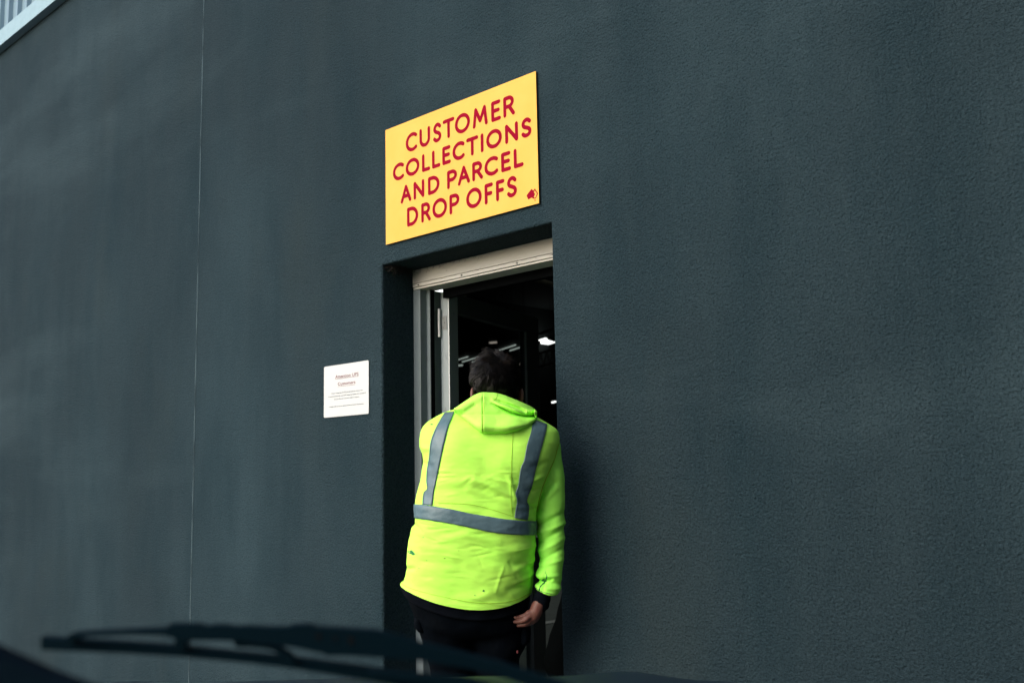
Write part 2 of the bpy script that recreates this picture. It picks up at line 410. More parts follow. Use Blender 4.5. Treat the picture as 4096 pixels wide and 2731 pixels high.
for (x, y) in ((1847, 1109), (2068, 1057), (1674, 1148)):
    b = bmesh.new(); p = onY(x, y, YF-.010); p.z = 2.3475
    cyl(b, (p.x, YF-.0125, p.z), (p.x, YF-.009, p.z), .0045, 12); fpart('screw', b, m_screw)
b = bmesh.new()
for k in range(200):     # cobweb tuft under the corner of the opening
    p = Vector((DL+random.random()*.05, .02+random.random()*.14, DH-random.random()*.012)); q = p+Vector((random.gauss(0, .018), random.gauss(0, .02), -abs(random.gauss(0, .018))))
    m = (p+q)/2+Vector((random.gauss(0, .006),)*3); tube(b, [p, m, q], [.0006]*3, 3, False)
for k in range(60):
    x = DL+.02+random.random()*.5; p = Vector((x, YF-.004-random.random()*.03, DH-.002)); q = p+Vector((random.gauss(0, .02), random.gauss(0, .006), -abs(random.gauss(0, .012))))
    tube(b, [p, (p+q)/2+Vector((.003, 0, .002)), q], [.0005]*3, 3, False)
o = link('cobweb', b, m_web); tag(o, 'dusty cobweb tufts under the top left corner of the doorway', 'cobweb', kind='stuff')

# ---------------------------------------------------------------- door leaf, swung inwards
A0 = Vector((-3.531, .296, 0)); LA = math.radians(106); ld = Vector((math.cos(LA), math.sin(LA), 0)); ln = Vector((math.sin(LA), -math.cos(LA), 0))
# ln: from the hinge edge across the thickness, on the side seen from the doorway
Zv = Vector((0, 0, 1)); TH = .046
def plan_hit(px, py, base):      # distance along the leaf where the ray crosses its face
    d = ray(px, py); # solve O+d*s = base+ld*k
    A = np.array([[d.x, -ld.x], [d.y, -ld.y]]); r = np.array([base.x-O.x, base.y-O.y]); s, k = np.linalg.solve(A, r); return k, O.z+d.z*s
face = A0+ln*TH
LW, _ = plan_hit(2157, 1500, face); kin, zrail = plan_hit(1829.5, 1252, face); _, zr2 = plan_hit(2110, 1327, face); k1, _ = plan_hit(2112, 1500, face)
_, ztop = plan_hit(1829, 1178, face)
print('leaf', LW, kin, zrail, zr2, k1, ztop)
leaf = bpy.data.objects.new('door', None); C.objects.link(leaf); leaf.parent = bld; leaf.matrix_parent_inverse = Matrix.Translation((-5, 0, 0)).inverted()
leaf['label'] = 'dark grey glazed door leaf standing open into the warehouse'
ZB = .18; ZTP = ztop
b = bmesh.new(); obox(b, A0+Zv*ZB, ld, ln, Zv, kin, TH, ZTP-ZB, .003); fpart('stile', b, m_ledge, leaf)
o = C.objects[-1] if False else None
b = bmesh.new(); obox(b, A0-ld*.0006+ln*(TH-.0052)+Zv*(ZB+.002), ln, ld, Zv, .0052, .003, ZTP-ZB-.02, .0004); fpart('arris_highlight', b, m_arris, leaf)  # pale strip painted in as the highlight along the leaf's arris
b = bmesh.new(); obox(b, A0+ld*(k1)+Zv*ZB, ld, ln, Zv, LW-k1, TH, ZTP-ZB, .003); fpart('stile', b, m_dframe, leaf)
b = bmesh.new(); obox(b, A0+ld*(kin+.0005)+Zv*((zrail+zr2)/2)+ln*.001, ld, ln, Zv, k1-kin-.001, TH-.002, ZTP-(zrail+zr2)/2, .002); fpart('rail', b, m_dframe, leaf)
b = bmesh.new(); obox(b, A0+ld*(kin+.0005)+Zv*ZB+ln*.001, ld, ln, Zv, k1-kin-.001, TH-.002, .16, .002); fpart('rail', b, m_dframe, leaf)
b = bmesh.new(); obox(b, A0+ld*(kin-.005)+Zv*(ZB+.15)+ln*.020, ld, ln, Zv, k1-kin+.01, .006, (zrail+zr2)/2-ZB-.14); fpart('glass', b, m_glass, leaf)
b = bmesh.new(); obox(b, A0+ld*(k1-.012)+Zv*1.21+ln*(TH-.012), ld, ln, Zv, .010, .010, (zrail+zr2)/2-1.21); fpart('glazing_bead', b, m_frame, leaf)
b = bmesh.new(); hk = (k1+LW)/2
for s in (1,):
    p = A0+ld*hk+ln*(TH+.03)+Zv*1.2; cyl(b, A0+ld*hk+ln*TH+Zv*1.2, p, .011, 12); tube(b, [p, p-ld*.11], [.010, .009], 10)
    obox(b, A0+ld*(hk-.018)+ln*(TH+.0005)+Zv*1.1, ld, ln, Zv, .036, .006, .2, .002)
fpart('handle', b, m_steel, leaf)
# face of the hinge stile darker than its lit edge comes from light alone
def hinge(zc):
    b = bmesh.new(); hz = .105
    pc = Vector((-3.5305, .2835, 0)); H = .068
    cyl(b, pc+Zv*(zc-H), pc+Zv*(zc-.034), .0068, 16); cyl(b, pc+Zv*(zc-.033), pc+Zv*(zc+.033), .0066, 16); cyl(b, pc+Zv*(zc+.034), pc+Zv*(zc+H), .0068, 16)
    fpart('hinge_pin', b, m_steel, leaf); b = bmesh.new()
    # plates on the leaf edge (its normal is -ld)
    obox(b, A0-ld*.0032+ln*.003+Zv*(zc-.034), ln, ld, Zv, .031, .003, .068, .0008)
    # plates on the jamb
    for z0 in (zc-.066, zc+.034): box(b, -3.5528, -3.5497, .2635, .283, z0, z0+.032, .0008)
    for (k, z) in ((.014, .022), (.022, 0), (.014, -.022)):
        p = A0-ld*.0034+ln*k+Zv*(zc+z); cyl(b, p, p-ld*.0012, .0038, 12)
    o = fpart('hinge', b, m_plate, leaf)
    for (k, z) in ((.014, .022), (.022, 0), (.014, -.022)):
        b = bmesh.new(); p = A0-ld*.0048+ln*k+Zv*(zc+z); cyl(b, p, p-ld*.0006, .0028, 10); fpart('screw', b, m_screw, leaf)
    for z in (.045, .055, -.045, -.055):
        b = bmesh.new(); p = Vector((-3.5496, .27+(.005 if abs(z) > .05 else 0), zc+z)); cyl(b, p, p+Vector((.0012, 0, 0)), .0026, 10); fpart('screw', b, m_screw, leaf)
_, zh = plan_hit(1753, 1290, A0)
hinge(zh); hinge(1.15); hinge(.42)

# ---------------------------------------------------------------- tubes inside; those behind the door glass stand in for skylight reflections
def lamp(pa, pb, z, label, n=3, w=.16, r=.014, m=m_tube):
    p, q = onZ(*pa, z), onZ(*pb, z); d = (q-p).normalized(); s = Vector((-d.y, d.x, 0))
    t = empty('light_or_reflection', (p+q)/2+Zv*.08, label, 'light', 'fluorescent lights hanging in the dark warehouse')
    for k in range(n):
        b = bmesh.new(); o_ = s*((k-(n-1)/2)*w); cyl(b, p+o_, q+o_, r, 8); link('tube', b, m, t)
    b = bmesh.new(); obox(b, p-s*(w*(n-1)/2+.06)+Zv*.035, d, s, Zv, (q-p).length, w*(n-1)+.12, .05); link('housing', b, m_lampb, t)
    b = bmesh.new()
    for f in (.15, .85):
        p_ = p.lerp(q, f); cyl(b, p_+Zv*.08, Vector((p_.x, p_.y, 7.99)), .004, 5)
    link('hanger', b, m_blackrub, t)
lamp((1850, 1447), (1912, 1428), 3.6, 'triple tube standing in for a skylight reflection to the left of the hair, behind the door glass', 3, .20)
lamp((2040, 1402), (2106, 1381), 3.6, 'triple tube standing in for a skylight reflection, highest right, by the far stile of the door', 3, .20)
lamp((1940, 1423), (1963, 1416), 3.8, 'small dim tube standing in for a reflection just above the spiky hair', 1, .1, .02)
lamp((1957, 1371), (1987, 1369), 4.2, 'thin pinkish tube standing in for a reflection, alone above the head', 1, .1, .02, m_tube2)
lamp((2080, 1456), (2107, 1454), 4.4, 'small pinkish tube standing in for a reflection, to the right of the hair', 1, .1, .02, m_tube2)
lamp((1830, 1462), (1850, 1460), 3.6, 'faint small tube standing in for a reflection, against the left door stile', 1, .1, .018)
lamp((1746, 1483), (1757, 1481), 3.2, 'white light glimpsed in the gap at the hinges', 2, .1, .02, m_sky)
lamp((1742, 1171), (1775, 1163), 3.3, 'bright white lamp just under the header at the top left', 2, .05, .02, m_sky)
lamp((2208, 1609), (2222, 1606), 3.2, 'white lamp low beside the right edge of the doorway', 1, .1, .018, m_sky)

# black sack leaning just inside on the right
b = bmesh.new()
rows = [(2262, 2290, 2300, 2290), (2245, 2385, 2320, 2385), (2222, 2470, 2340, 2470), (2195, 2560, 2345, 2560), (2176, 2640, 2345, 2640), (2188, 2690, 2350, 2700), (2215, 2760, 2360, 2760), (2225, 2900, 2360, 2900), (2235, 3080, 2350, 3080)]
R = [(a, c, d_, e, 0, 4.62, .10) for a, c, d_, e in rows]
def sd_(px, py, c, s, v): return .012*noise.noise(Vector((px*.012, py*.012, s*2)))
P = loft(R, 40, 50, sd_, .95)
o = link('sack', grid_mesh('sack', P, 40, 50, True, True), m_sack, None, True)
tag(o, 'tall black sack standing inside the doorway against the right jamb', 'sack')

# ---------------------------------------------------------------- yellow sign
SX0, SX1, SZ0, SZ1 = -3.5717, -2.6053, 2.5155, 3.0737
SY = -.012
sign = empty('sign', (SX0, 0, SZ0), 'yellow rectangular sign with red capital lettering above the doorway', 'sign')
b = bmesh.new(); box(b, SX0, SX1, SY, SY+.0025, SZ0, SZ1, .0006); link('panel', b, m_yellow, sign)
b = bmesh.new(); box(b, SX0+.004, SX1-.001, SY+.0027, -.0015, SZ0+.001, SZ1-.004); link('backing', b, m_edge, sign)
def arc(cx, cy, rx, ry, a0, a1, n=18): return [(cx+rx*math.cos(math.radians(a0+(a1-a0)*k/n)), cy+ry*math.sin(math.radians(a0+(a1-a0)*k/n))) for k in range(n+1)]
S_ = [(x, y) for x, y in (cr([(.93, .86), (.72, .975), (.45, 1), (.18, .92), (.06, .74), (.20, .585), (.5, .50), (.82, .40), (.95, .24), (.82, .07), (.50, 0), (.22, .03), (.02, .13)], k*12/40) for k in range(41))]
G = {
 'C': [arc(.60, .5, .60, .5, 50, 310)[0:]], 'O': [arc(.5, .5, .5, .5, 0, 360, 32)],
 'U': [[(0, 1), (0, .38)]+arc(.5, .38, .5, .38, 180, 360)+[(1, .38), (1, 1)]], 'S': [S_],
 'T': [[(0, 1), (1, 1)], [(.5, 1), (.5, 0)]], 'M': [[(0, 0), (.14, 1), (.5, .25), (.86, 1), (1, 0)]],
 'E': [[(1, 0), (0, 0), (0, 1), (.95, 1)], [(0, .52), (.85, .52)]], 'F': [[(0, 0), (0, 1), (1, 1)], [(0, .50), (.88, .50)]],
 'R': [[(0, 0), (0, 1), (.45, 1)]+arc(.45, .74, .45, .26, 90, -90)+[(0, .48)], [(.5, .48), (1, 0)]],
 'P': [[(0, 0), (0, 1), (.5, 1)]+arc(.5, .73, .5, .27, 90, -90)+[(0, .46)]],
 'D': [[(0, 0), (0, 1), (.35, 1)]+arc(.35, .5, .65, .5, 90, -90)+[(0, 0)]],
 'L': [[(0, 1), (0, 0), (1, 0)]], 'I': [[(.5, 0), (.5, 1)]], 'N': [[(0, 0), (0, 1), (1, 0), (1, 1)]],
 'A': [[(0, 0), (.5, 1), (1, 0)], [(.2, .34), (.8, .34)]]}
ROWS = [("CUSTOMER", ((620, 632), (1085, 465)), ((620, 470), (1085, 290)), [(257, 355), (372, 462), (485, 558), (567, 665), (668, 795), (817, 943), (972, 1053), (1073, 1170)]),
 ("COLLECTIONS", ((400, 918), (1190, 655)), ((400, 770), (1190, 490)), [(150, 245), (257, 372), (393, 462), (477, 547), (563, 635), (648, 752), (763, 865), (885, 907), (930, 1062), (1088, 1197), (1222, 1312)]),
 ("ANDPARCEL", ((330, 1150), (1172, 887)), ((330, 1003), (1172, 720)), [(215, 305), (323, 413), (443, 540), (603, 687), (692, 795), (813, 903), (915, 1033), (1055, 1138), (1160, 1243)]),
 ("DROPOFFS", ((275, 1378), (1022, 1160)), ((275, 1215), (1022, 990)), [(268, 362), (387, 467), (480, 603), (623, 707), (763, 893), (917, 988), (1012, 1085), (1102, 1190)])]
c4 = lambda x, y: (1500+x/2.0907, 250+y/2.0907)
lvl = [0]
def ribbon(b, pts, w, y):
    """flat rounded stroke in the XZ plane"""
    N = len(pts); L, R = [], []
    for i, p in enumerate(pts):
        a = pts[max(i-1, 0)]; c = pts[min(i+1, N-1)]
        t1 = ((p[0]-a[0]), (p[1]-a[1])); t2 = ((c[0]-p[0]), (c[1]-p[1]))
        def nz(t):
            l = math.hypot(*t); return (t[0]/l, t[1]/l) if l > 1e-9 else None
        t1, t2 = nz(t1), nz(t2)
        if t1 is None: t1 = t2
        if t2 is None: t2 = t1
        tx, tz = t1[0]+t2[0], t1[1]+t2[1]; l = math.hypot(tx, tz) or 1; tx, tz = tx/l, tz/l
        k = w/2/max(.45, (tx*t1[0]+tz*t1[1]))
        L.append((p[0]-tz*k, p[1]+tx*k)); R.append((p[0]+tz*k, p[1]-tx*k))
    va = [b.verts.new((x, y, z)) for x, z in L]; vb = [b.verts.new((x, y, z)) for x, z in R]
    for i in range(N-1): b.faces.new((va[i], vb[i], vb[i+1], va[i+1]))
    for e, s in ((0, -1), (N-1, 1)):
        p = pts[e]; q = pts[e-s] ; dx, dz = p[0]-q[0], p[1]-q[1]; a0 = math.atan2(dz, dx)
        vs = [b.verts.new((p[0]+w/2*.98*math.cos(a0+PI/2-PI*k/8)*1, y-.00002, p[1]+w/2*.98*math.sin(a0+PI/2-PI*k/8))) for k in range(9)]
        b.faces.new(vs)
def densify(pts, n=4):
    """round the corners slightly: split each polyline at sharp corners into strokes"""
    out = []; cur = [pts[0]]
    for i in range(1, len(pts)-1):
        a, p, c = pts[i-1], pts[i], pts[i+1]; cur.append(p)
        u = (p[0]-a[0], p[1]-a[1]); v = (c[0]-p[0], c[1]-p[1]); lu, lv = math.hypot(*u), math.hypot(*v)
        if lu > 1e-9 and lv > 1e-9 and (u[0]*v[0]+u[1]*v[1])/(lu*lv) < .80: out.append(cur); cur = [p]
    cur.append(pts[-1]); out.append(cur); return out
SW = .0174
for word, bot_, top_, ext in ROWS:
    zb_ = sum(onY(*c4(*p), SY).z for p in bot_)/2+SW/2; zt_ = sum(onY(*c4(*p), SY).z for p in top_)/2-SW/2
    for ch, (a, c) in zip(word, ext):
        # mid height of this letter in the crop
        xm = (a+c)/2; sl = (bot_[1][1]-bot_[0][1])/(bot_[1][0]-bot_[0][0]); ym = bot_[0][1]+(xm-bot_[0][0])*sl-80
        x0 = onY(*c4(a, ym), SY).x+SW/2; x1 = onY(*c4(c, ym), SY).x-SW/2
        b = bmesh.new(); y = SY-.0006
        for st in G[ch]:
            pts = [(x0+(x1-x0)*p[0], zb_+(zt_-zb_)*p[1]) for p in st]
            for seg in densify(pts):
                ribbon(b, seg, SW, y); y -= .00006
        link('letter', b, m_red, sign)
c5 = lambda x, y: onY(2050+x/10.453, 700+y/10.453, SY)
def flat(pts, y, b=None):
    b = b or bmesh.new(); f = b.faces.new([b.verts.new((c5(*p).x, y, c5(*p).z)) for p in pts]); return b
b = flat([(590, 865), (620, 815), (785, 605), (805, 597), (880, 655), (922, 580), (936, 572), (960, 600), (1060, 755), (1068, 775), (1060, 800), (985, 975), (965, 990), (895, 1003), (805, 950), (670, 1025), (655, 1018), (600, 900)], SY-.0006)
flat([(912, 1048), (975, 1035), (955, 1098), (945, 1098)], SY-.0006, b); bmesh.ops.triangulate(b, faces=b.faces)
link('emblem', b, m_red, sign)
b = flat([(905, 700), (925, 672), (948, 668), (965, 682), (1020, 765), (1024, 795), (975, 935), (955, 953), (925, 955), (905, 930), (910, 905), (952, 800), (905, 730)], SY-.0009); bmesh.ops.triangulate(b, faces=b.faces)
link('emblem_cutout', b, m_yellow, sign)

# ---------------------------------------------------------------- white notice
NX0, NZ0, NW, NH = -4.062, 1.7330, .352, .252
note = empty('notice', (NX0, 0, NZ0), 'small white laminated paper notice taped to the wall left of the doorway', 'notice')
b = bmesh.new(); n_ = 20; rad = .008
pts = []
for cx, cz, a0 in ((NX0+NW-rad, NZ0+NH-rad, 0), (NX0+rad, NZ0+NH-rad, 90), (NX0+rad, NZ0+rad, 180), (NX0+NW-rad, NZ0+rad, 270)):
    for k in range(5): a = math.radians(a0+k*22.5); pts.append((cx+rad*math.cos(a), cz+rad*math.sin(a)))
f = b.faces.new([b.verts.new((x, -.0055, z)) for x, z in pts]); g = bmesh.ops.extrude_face_region(b, geom=[f])
bmesh.ops.translate(b, vec=(0, .0035, 0), verts=[v for v in g['geom'] if isinstance(v, bmesh.types.BMVert)])
bmesh.ops.recalc_face_normals(b, faces=b.faces); link('sheet', b, m_paper, note)
def text(s, cx, z, h, wid, m, name, parent, y=-.0062, off=0):
    cu = bpy.data.curves.new('t', 'FONT'); cu.body = s; cu.size = 1; cu.align_x = 'CENTER'; cu.offset = off; cu.resolution_u = 3
    o = bpy.data.objects.new('t', cu); C.objects.link(o); dg = bpy.context.evaluated_depsgraph_get(); dg.update()
    me = bpy.data.meshes.new_from_object(o.evaluated_get(dg)); bpy.data.objects.remove(o)
    xs_ = [v.co.x for v in me.vertices]; sx = wid/(max(xs_)-min(xs_)); sz = h/.72; mid = (max(xs_)+min(xs_))/2
    for v in me.vertices: v.co = Vector((cx+(v.co.x-mid)*sx, y, z+v.co.y*sz))
    me.update(); return link(name, me, m, parent)
c6 = lambda x, y: onY(1260+x/5.807, 1420+y/5.807, -.006)
def tx(s, xa, ya, xb, yb, h, m, name, off=0):
    a, c = c6(xa, ya), c6(xb, yb); return text(s, (a.x+c.x)/2, (a.z+c.z)/2, h, c.x-a.x, m, name, note, off=off)
k6 = .00105/1.0
tx('Attention UPS', 470, 545, 1012, 465, .0155, m_ink1, 'heading', .012)
tx('Customers', 530, 705, 938, 655, .0155, m_ink1, 'heading', .012)
for (xa, ya, xb, yb) in ((468, 562, 1010, 484), (528, 733, 935, 677)):
    a, c = c6(xa, ya), c6(xb, yb); z = (a.z+c.z)/2; b = bmesh.new(); box(b, a.x, c.x, -.0064, -.0058, z-.0007, z+.0007); link('underline', b, m_ink1, note)
tx('When dropping off UPS parcels please ensure the', 378, 915, 1105, 815, .0066, m_ink2, 'small_print')
tx('Commercial Invoice and UPS Shipping Labels are outside of', 310, 990, 1185, 880, .0066, m_ink2, 'small_print')
tx('the box for our network staff to inspect', 440, 1045, 1025, 970, .0066, m_ink2, 'small_print')
tx('Freight will not be accepted without these documents.', 335, 1228, 1135, 1125, .0066, m_ink2, 'small_print')

# ---------------------------------------------------------------- the person
TC = 3.62
base = at(1890, 2430, TC); base.z = .15
per = empty('person', base, 'person leaning into the doorway in a fluorescent yellow jacket with grey reflective tape', 'person')
TROWS = [(1880, 1628, 2085, 1640, 0, 3.76, .05), (1850, 1632, 2120, 1655, 0, 3.735, .075), (1785, 1648, 2165, 1678, 0, 3.71, .10), (1722, 1682, 2203, 1700, 0, 3.69, .125),
 (1692, 1712, 2230, 1722, 0, 3.675, .14), (1682, 1745, 2240, 1757, 0, 3.665, .148), (1684, 1790, 2236, 1792, 2, 3.655, .155), (1690, 1830, 2221, 1840, 5, 3.645, .16),
 (1686, 1872, 2203, 1882, 8, 3.64, .162), (1679, 1925, 2180, 1930, 10, 3.635, .162), (1668, 1980, 2160, 1990, 12, 3.63, .162), (1663, 2022, 2144, 2048, 13, 3.625, .164),
 (1665, 2082, 2141, 2138, 15, 3.62, .168), (1650, 2112, 2140, 2170, 22, 3.62, .172), (1636, 2180, 2138, 2228, 32, 3.62, .176), (1627, 2250, 2136, 2286, 44, 3.62, .178),
 (1617, 2308, 2134, 2334, 54, 3.62, .178), (1599, 2333, 2128, 2369, 58, 3.62, .180)]
FOLDS = [  # x0 y0 x1 y1 width height
 (1905, 1915, 2062, 1990, 11, .0075), (1945, 1905, 2058, 1940, 9, .004), (1880, 1955, 2050, 2012, 13, .005), (2035, 1905, 2058, 1990, 8, .006),
 (1740, 1935, 1900, 1925, 16, .0045), (1900, 1925, 2030, 1945, 14, .0035), (1745, 1990, 2040, 2030, 14, .0025),
 (1975, 1650, 1990, 1850, 60, .004), (1960, 1830, 2060, 1900, 16, .004),
 (2050, 2235, 2140, 2262, 15, -.009), (2060, 2265, 2138, 2235, 12, .007), (2040, 2340, 2130, 2310, 15, -.009), (2065, 2318, 2135, 2290, 10, .006), (2000, 2200, 2138, 2170, 18, .006),
 (1980, 2250, 2080, 2290, 20, .005), (1760, 2130, 1860, 2112, 12, -.004), (1860, 2125, 2000, 2160, 14, .004), (1700, 2170, 1830, 2190, 14, .004),
 (1665, 2290, 1800, 2330, 18, .003), (1900, 2370, 1985, 2350, 16, .005), (1985, 2350, 2060, 2385, 15, -.005), (1690, 2235, 1850, 2240, 18, -.003),
 (1625, 2270, 1665, 2262, 9, -.008), (1655, 2092, 1700, 2118, 10, -.006), (1685, 1850, 1735, 1868, 12, -.006), (1690, 1790, 1740, 1800, 12, .005),
 (2120, 1870, 2190, 1850, 12, -.006), (2110, 1930, 2178, 1900, 10, .006), (2100, 1960, 2165, 1950, 9, -.006), (2112, 2020, 2142, 2030, 8, -.006)]
_r = random.Random(11)
for k in range(60):
    x0 = _r.uniform(1690, 2120); y0 = _r.uniform(1880, 2390); a_ = _r.gauss(.15, .35) if x0 > 1900 else _r.gauss(-.05, .25); l_ = _r.uniform(30, 110)
    FOLDS.append((x0, y0, x0+l_*math.cos(a_), y0+l_*math.sin(a_), _r.uniform(3, 6.5), _r.choice((-1, 1))*_r.uniform(.0012, .0028)))
def tdisp(px, py, c, s, v):
    if s < -.15: return 0
    k = min(1, (s+.15)*4); d = 0
    for f in FOLDS:
        r, t = segdist(px, py, f[:4])
        if r < f[4]*3: d += f[5]*math.exp(-(r/f[4])**2)*(1-.5*abs(2*t-1))
    d += .007*noise.noise(Vector((px*.005, py*.008, 1.3)))+.0022*noise.noise(Vector((px*.012+py*.006, py*.022-px*.005, 5)))+.0007*noise.noise(Vector((px*.03, py*.06, 9)))
    # spine hollow and shoulder blades
    d -= .004*math.exp(-((px-1955-(.02*(py-1900)))/45)**2)*math.exp(-((py-1950)/190)**2)
    d += .010*math.exp(-((px-1830)/70)**2-((py-1790)/80)**2)+.010*math.exp(-((px-2085)/65)**2-((py-1800)/80)**2)
    return d*k
NU, NV = 300, 330
P = loft(TROWS, NU, NV, tdisp, .80)
me = grid_mesh('jacket', P, NU, NV, True, False)
jk = link('jacket', me, m_vest, per, True)
so = jk.modifiers.new('solid', 'SOLIDIFY'); so.thickness = .003; so.offset = -1
bvh = BVHTree.FromPolygons([v.co[:] for v in me.vertices], [tuple(p.vertices) for p in me.polygons])
def cast(bv, px, py, off):
    d = ray(px, py).normalized(); h = bv.ray_cast(O, d)
    if h[0] is None: return None
    n = h[1]; n = -n if n.dot(d) > 0 else n
    return h[0]+n*off
def strap(Lp, Rp, nl=70, nw=7, off=.0022):
    rows_ = []
    for j in range(nl):
        a = cr(Lp, (len(Lp)-1)*j/(nl-1)); c = cr(Rp, (len(Rp)-1)*j/(nl-1)); row = []
        for i in range(nw):
            f = i/(nw-1); p = cast(bvh, a[0]+(c[0]-a[0])*f, a[1]+(c[1]-a[1])*f, off)
            row.append(p)
        if all(p is not None for p in row): rows_.append(row)
    return rows_
def strip_obj(name, rows_, m, parent):
    nw = len(rows_[0]); me = grid_mesh(name, rows_, nw, len(rows_))
    o = link(name, me, m, parent, True); s = o.modifiers.new('s', 'SOLIDIFY'); s.thickness = .0012; s.offset = 0; return o
LS = strap([(1787, 1640), (1768, 1670), (1746, 1709), (1730, 1747), (1722, 1780), (1718, 1828), (1710, 1876), (1707, 1924), (1710, 1953), (1696, 1972), (1691, 2017)],
           [(1821, 1640), (1811, 1666), (1794, 1709), (1782, 1757), (1774, 1790), (1764, 1838), (1756, 1876), (1746, 1924), (1741, 1945), (1737, 1962), (1730, 2021)])
strip_obj('reflective_strap', LS, m_tape, jk)
RS = strap([(2133, 1678), (2128, 1705), (2122, 1733), (2107, 1780), (2096, 1838), (2081, 1876), (2072, 1938), (2061, 1972), (2067, 2000), (2062, 2035), (2057, 2071)],
           [(2188, 1698), (2184, 1720), (2177, 1747), (2165, 1790), (2151, 1843), (2139, 1890), (2127, 1943), (2110, 1986), (2107, 2006), (2115, 2024), (2110, 2079)])
strip_obj('reflective_strap', RS, m_tape, jk)
def ring_band(Y0, Y1, off=.0034, nw=9):
    """band all round the jacket; Y0/Y1 give height in picture units by sideways position"""
    rows_ = []
    col = lambda i: [P[j][i] for j in range(NV)]
    for i in range(NU):
        ys = []
        for j in range(NV):
            q = P[j][i]; d = q-O; z = d.dot(fw); ys.append(1365.5-FOC*d.dot(u2)/z)
        # rows at the side/rear: use the lateral position to look the height up
        q = P[NV//2][i]; d = q-O; px = 2048+FOC*d.dot(r2)/d.dot(fw)
        # depth makes far side appear shifted: convert with the ring centre depth instead
        ya, yb = Y0(px), Y1(px); row = []
        th = 2*PI*i/NU; c0 = math.cos(th); c = math.copysign(abs(c0)**.8, c0)
        for k in range(nw):
            yt = ya+(yb-ya)*k/(nw-1)
            lo, hi = 0, NV-1
            def yrow(j):
                xl, yl, xr, yr, sag, tc, b_ = cr(TROWS, (len(TROWS)-1)*j/(NV-1)); kk = (1+c)/2; return yl+(yr-yl)*kk+sag*(1-c*c)*(1+.25*c)
            # the visible back surface is nearer, so its picture height is stretched a little about the horizon
            sth = math.sin(th); nz = 0
            target = yt
            for _ in range(26):
                mid = (lo+hi)/2
                ym = yrow(mid)
                if sth > 0:
                    j0 = int(mid); f_ = mid-j0; ym = ys[j0]*(1-f_)+ys[min(j0+1, NV-1)]*f_
                if ym < target: lo = mid
                else: hi = mid
            j0 = int(lo); f_ = lo-j0; q = P[j0][i].lerp(P[min(j0+1, NV-1)][i], f_)
            t1 = P[j0][(i+1) % NU]-P[j0][i-1]; t2 = P[min(j0+1, NV-1)][i]-P[max(j0-1, 0)][i]; n = t1.cross(t2).normalized()
            ctr = sum((P[j0][m_] for m_ in range(0, NU, 30)), Vector())/10
            if n.dot(q-ctr) < 0: n = -n
            row.append(q+n*off)
        rows_.append(row)
    rows_.append(rows_[0]); return rows_
def sinterp(pts, wdt=.03):
    f = interp(pts); return lambda u: sum(f(u+wdt*k/4) for k in range(-4, 5))/9
def interp(pts):
    def f(x):
        if x <= pts[0][0]: return pts[0][1]
        for (a, ya), (c, yc) in zip(pts, pts[1:]):
            if x <= c: return ya+(yc-ya)*(x-a)/(c-a)
        return pts[-1][1]
    return f
BT = interp([(1663, 2014), (1728, 2019), (1826, 2035), (1966, 2061), (2060, 2075), (2140, 2082)])
BB = interp([(1663, 2068), (1733, 2077), (1896, 2105), (1990, 2125), (2060, 2134), (2140, 2139)])
strip_obj('reflective_band', ring_band(BT, BB), m_tape, jk)
def stitch(pts, m, par, r=.0007, off=.001, n=60, bv=None):
    b = bmesh.new(); Q = []
    for k in range(n):
        x, y = cr(pts, (len(pts)-1)*k/(n-1)); p = cast(bv or bvh, x, y, off)
        if p: Q.append(p)
    if len(Q) > 3: tube(b, Q, [r]*len(Q), 5); link('seam', b, m, par, True)
    else: b.free()
stitch([(2054, 1700), (2046, 1850), (2044, 1990), (2050, 2066)], m_stitch, jk)
stitch([(1755, 2010), (1900, 2020), (2046, 2062)], m_stitch, jk)
stitch([(2233, 1775), (2216, 1838), (2180, 1920), (2160, 1980), (2146, 2045)], m_stitch, jk, .0016, .0012)
stitch([(1602, 2330), (1640, 2351), (1733, 2377), (1873, 2405), (1943, 2411), (2013, 2409), (2069, 2396), (2118, 2371)], m_stitch, jk, .0007)
for (A_, k_) in ((LS, 0), (LS, 6), (RS, 0), (RS, 6)):
    b = bmesh.new(); i2 = 1 if k_ == 0 else 5
    Q = [r_[k_].lerp(r_[i2], .35)-fw*.0014 for r_ in A_]; tube(b, Q, [.0006]*len(Q), 4); link('seam', b, m_dstitch, jk)
# grime marks on the cloth
def blot(px, py, w_, h_, par, bv, seed, m=m_stain, ang=0):
    rnd = random.Random(seed); b = bmesh.new(); n = 14; pts = []
    c = cast(bv, px, py, .0009)
    if not c: b.free(); return
    for k in range(n):
        a = 2*PI*k/n; r_ = .65+.5*rnd.random(); x, y = w_*math.cos(a)*r_, h_*math.sin(a)*r_
        q = cast(bv, px+x*math.cos(ang)-y*math.sin(ang), py+x*math.sin(ang)+y*math.cos(ang), .0009)
        pts.append(q or c)
    vs = [b.verts.new(p) for p in pts]; vc = b.verts.new(c)
    for k in range(n): b.faces.new((vs[k], vs[(k+1) % n], vc))
    link('stain', b, m, par)
blot(1645, 2208, 14, 8, jk, bvh, 1, m_stain, .45); blot(1655, 2214, 5, 6, jk, bvh, 2, m_stain)
blot(1934, 2362, 5, 4.5, jk, bvh, 3, m_stain); blot(1900, 2380, 1.8, 4, jk, bvh, 4, m_stain); blot(1779, 2232, 4, 1.2, jk, bvh, 5, m_black)
blot(1707, 2240, 3, 1, jk, bvh, 6, m_stain, 1); blot(1693, 2148, 3, 1.5, jk, bvh, 7, m_stain); blot(1676, 2271, 3, 1, jk, bvh, 8, m_stain)
blot(1727, 1697, 6, 3, jk, bvh, 9, m_stain); blot(1835, 2201, 1.3, 1.3, jk, bvh, 10, m_black)

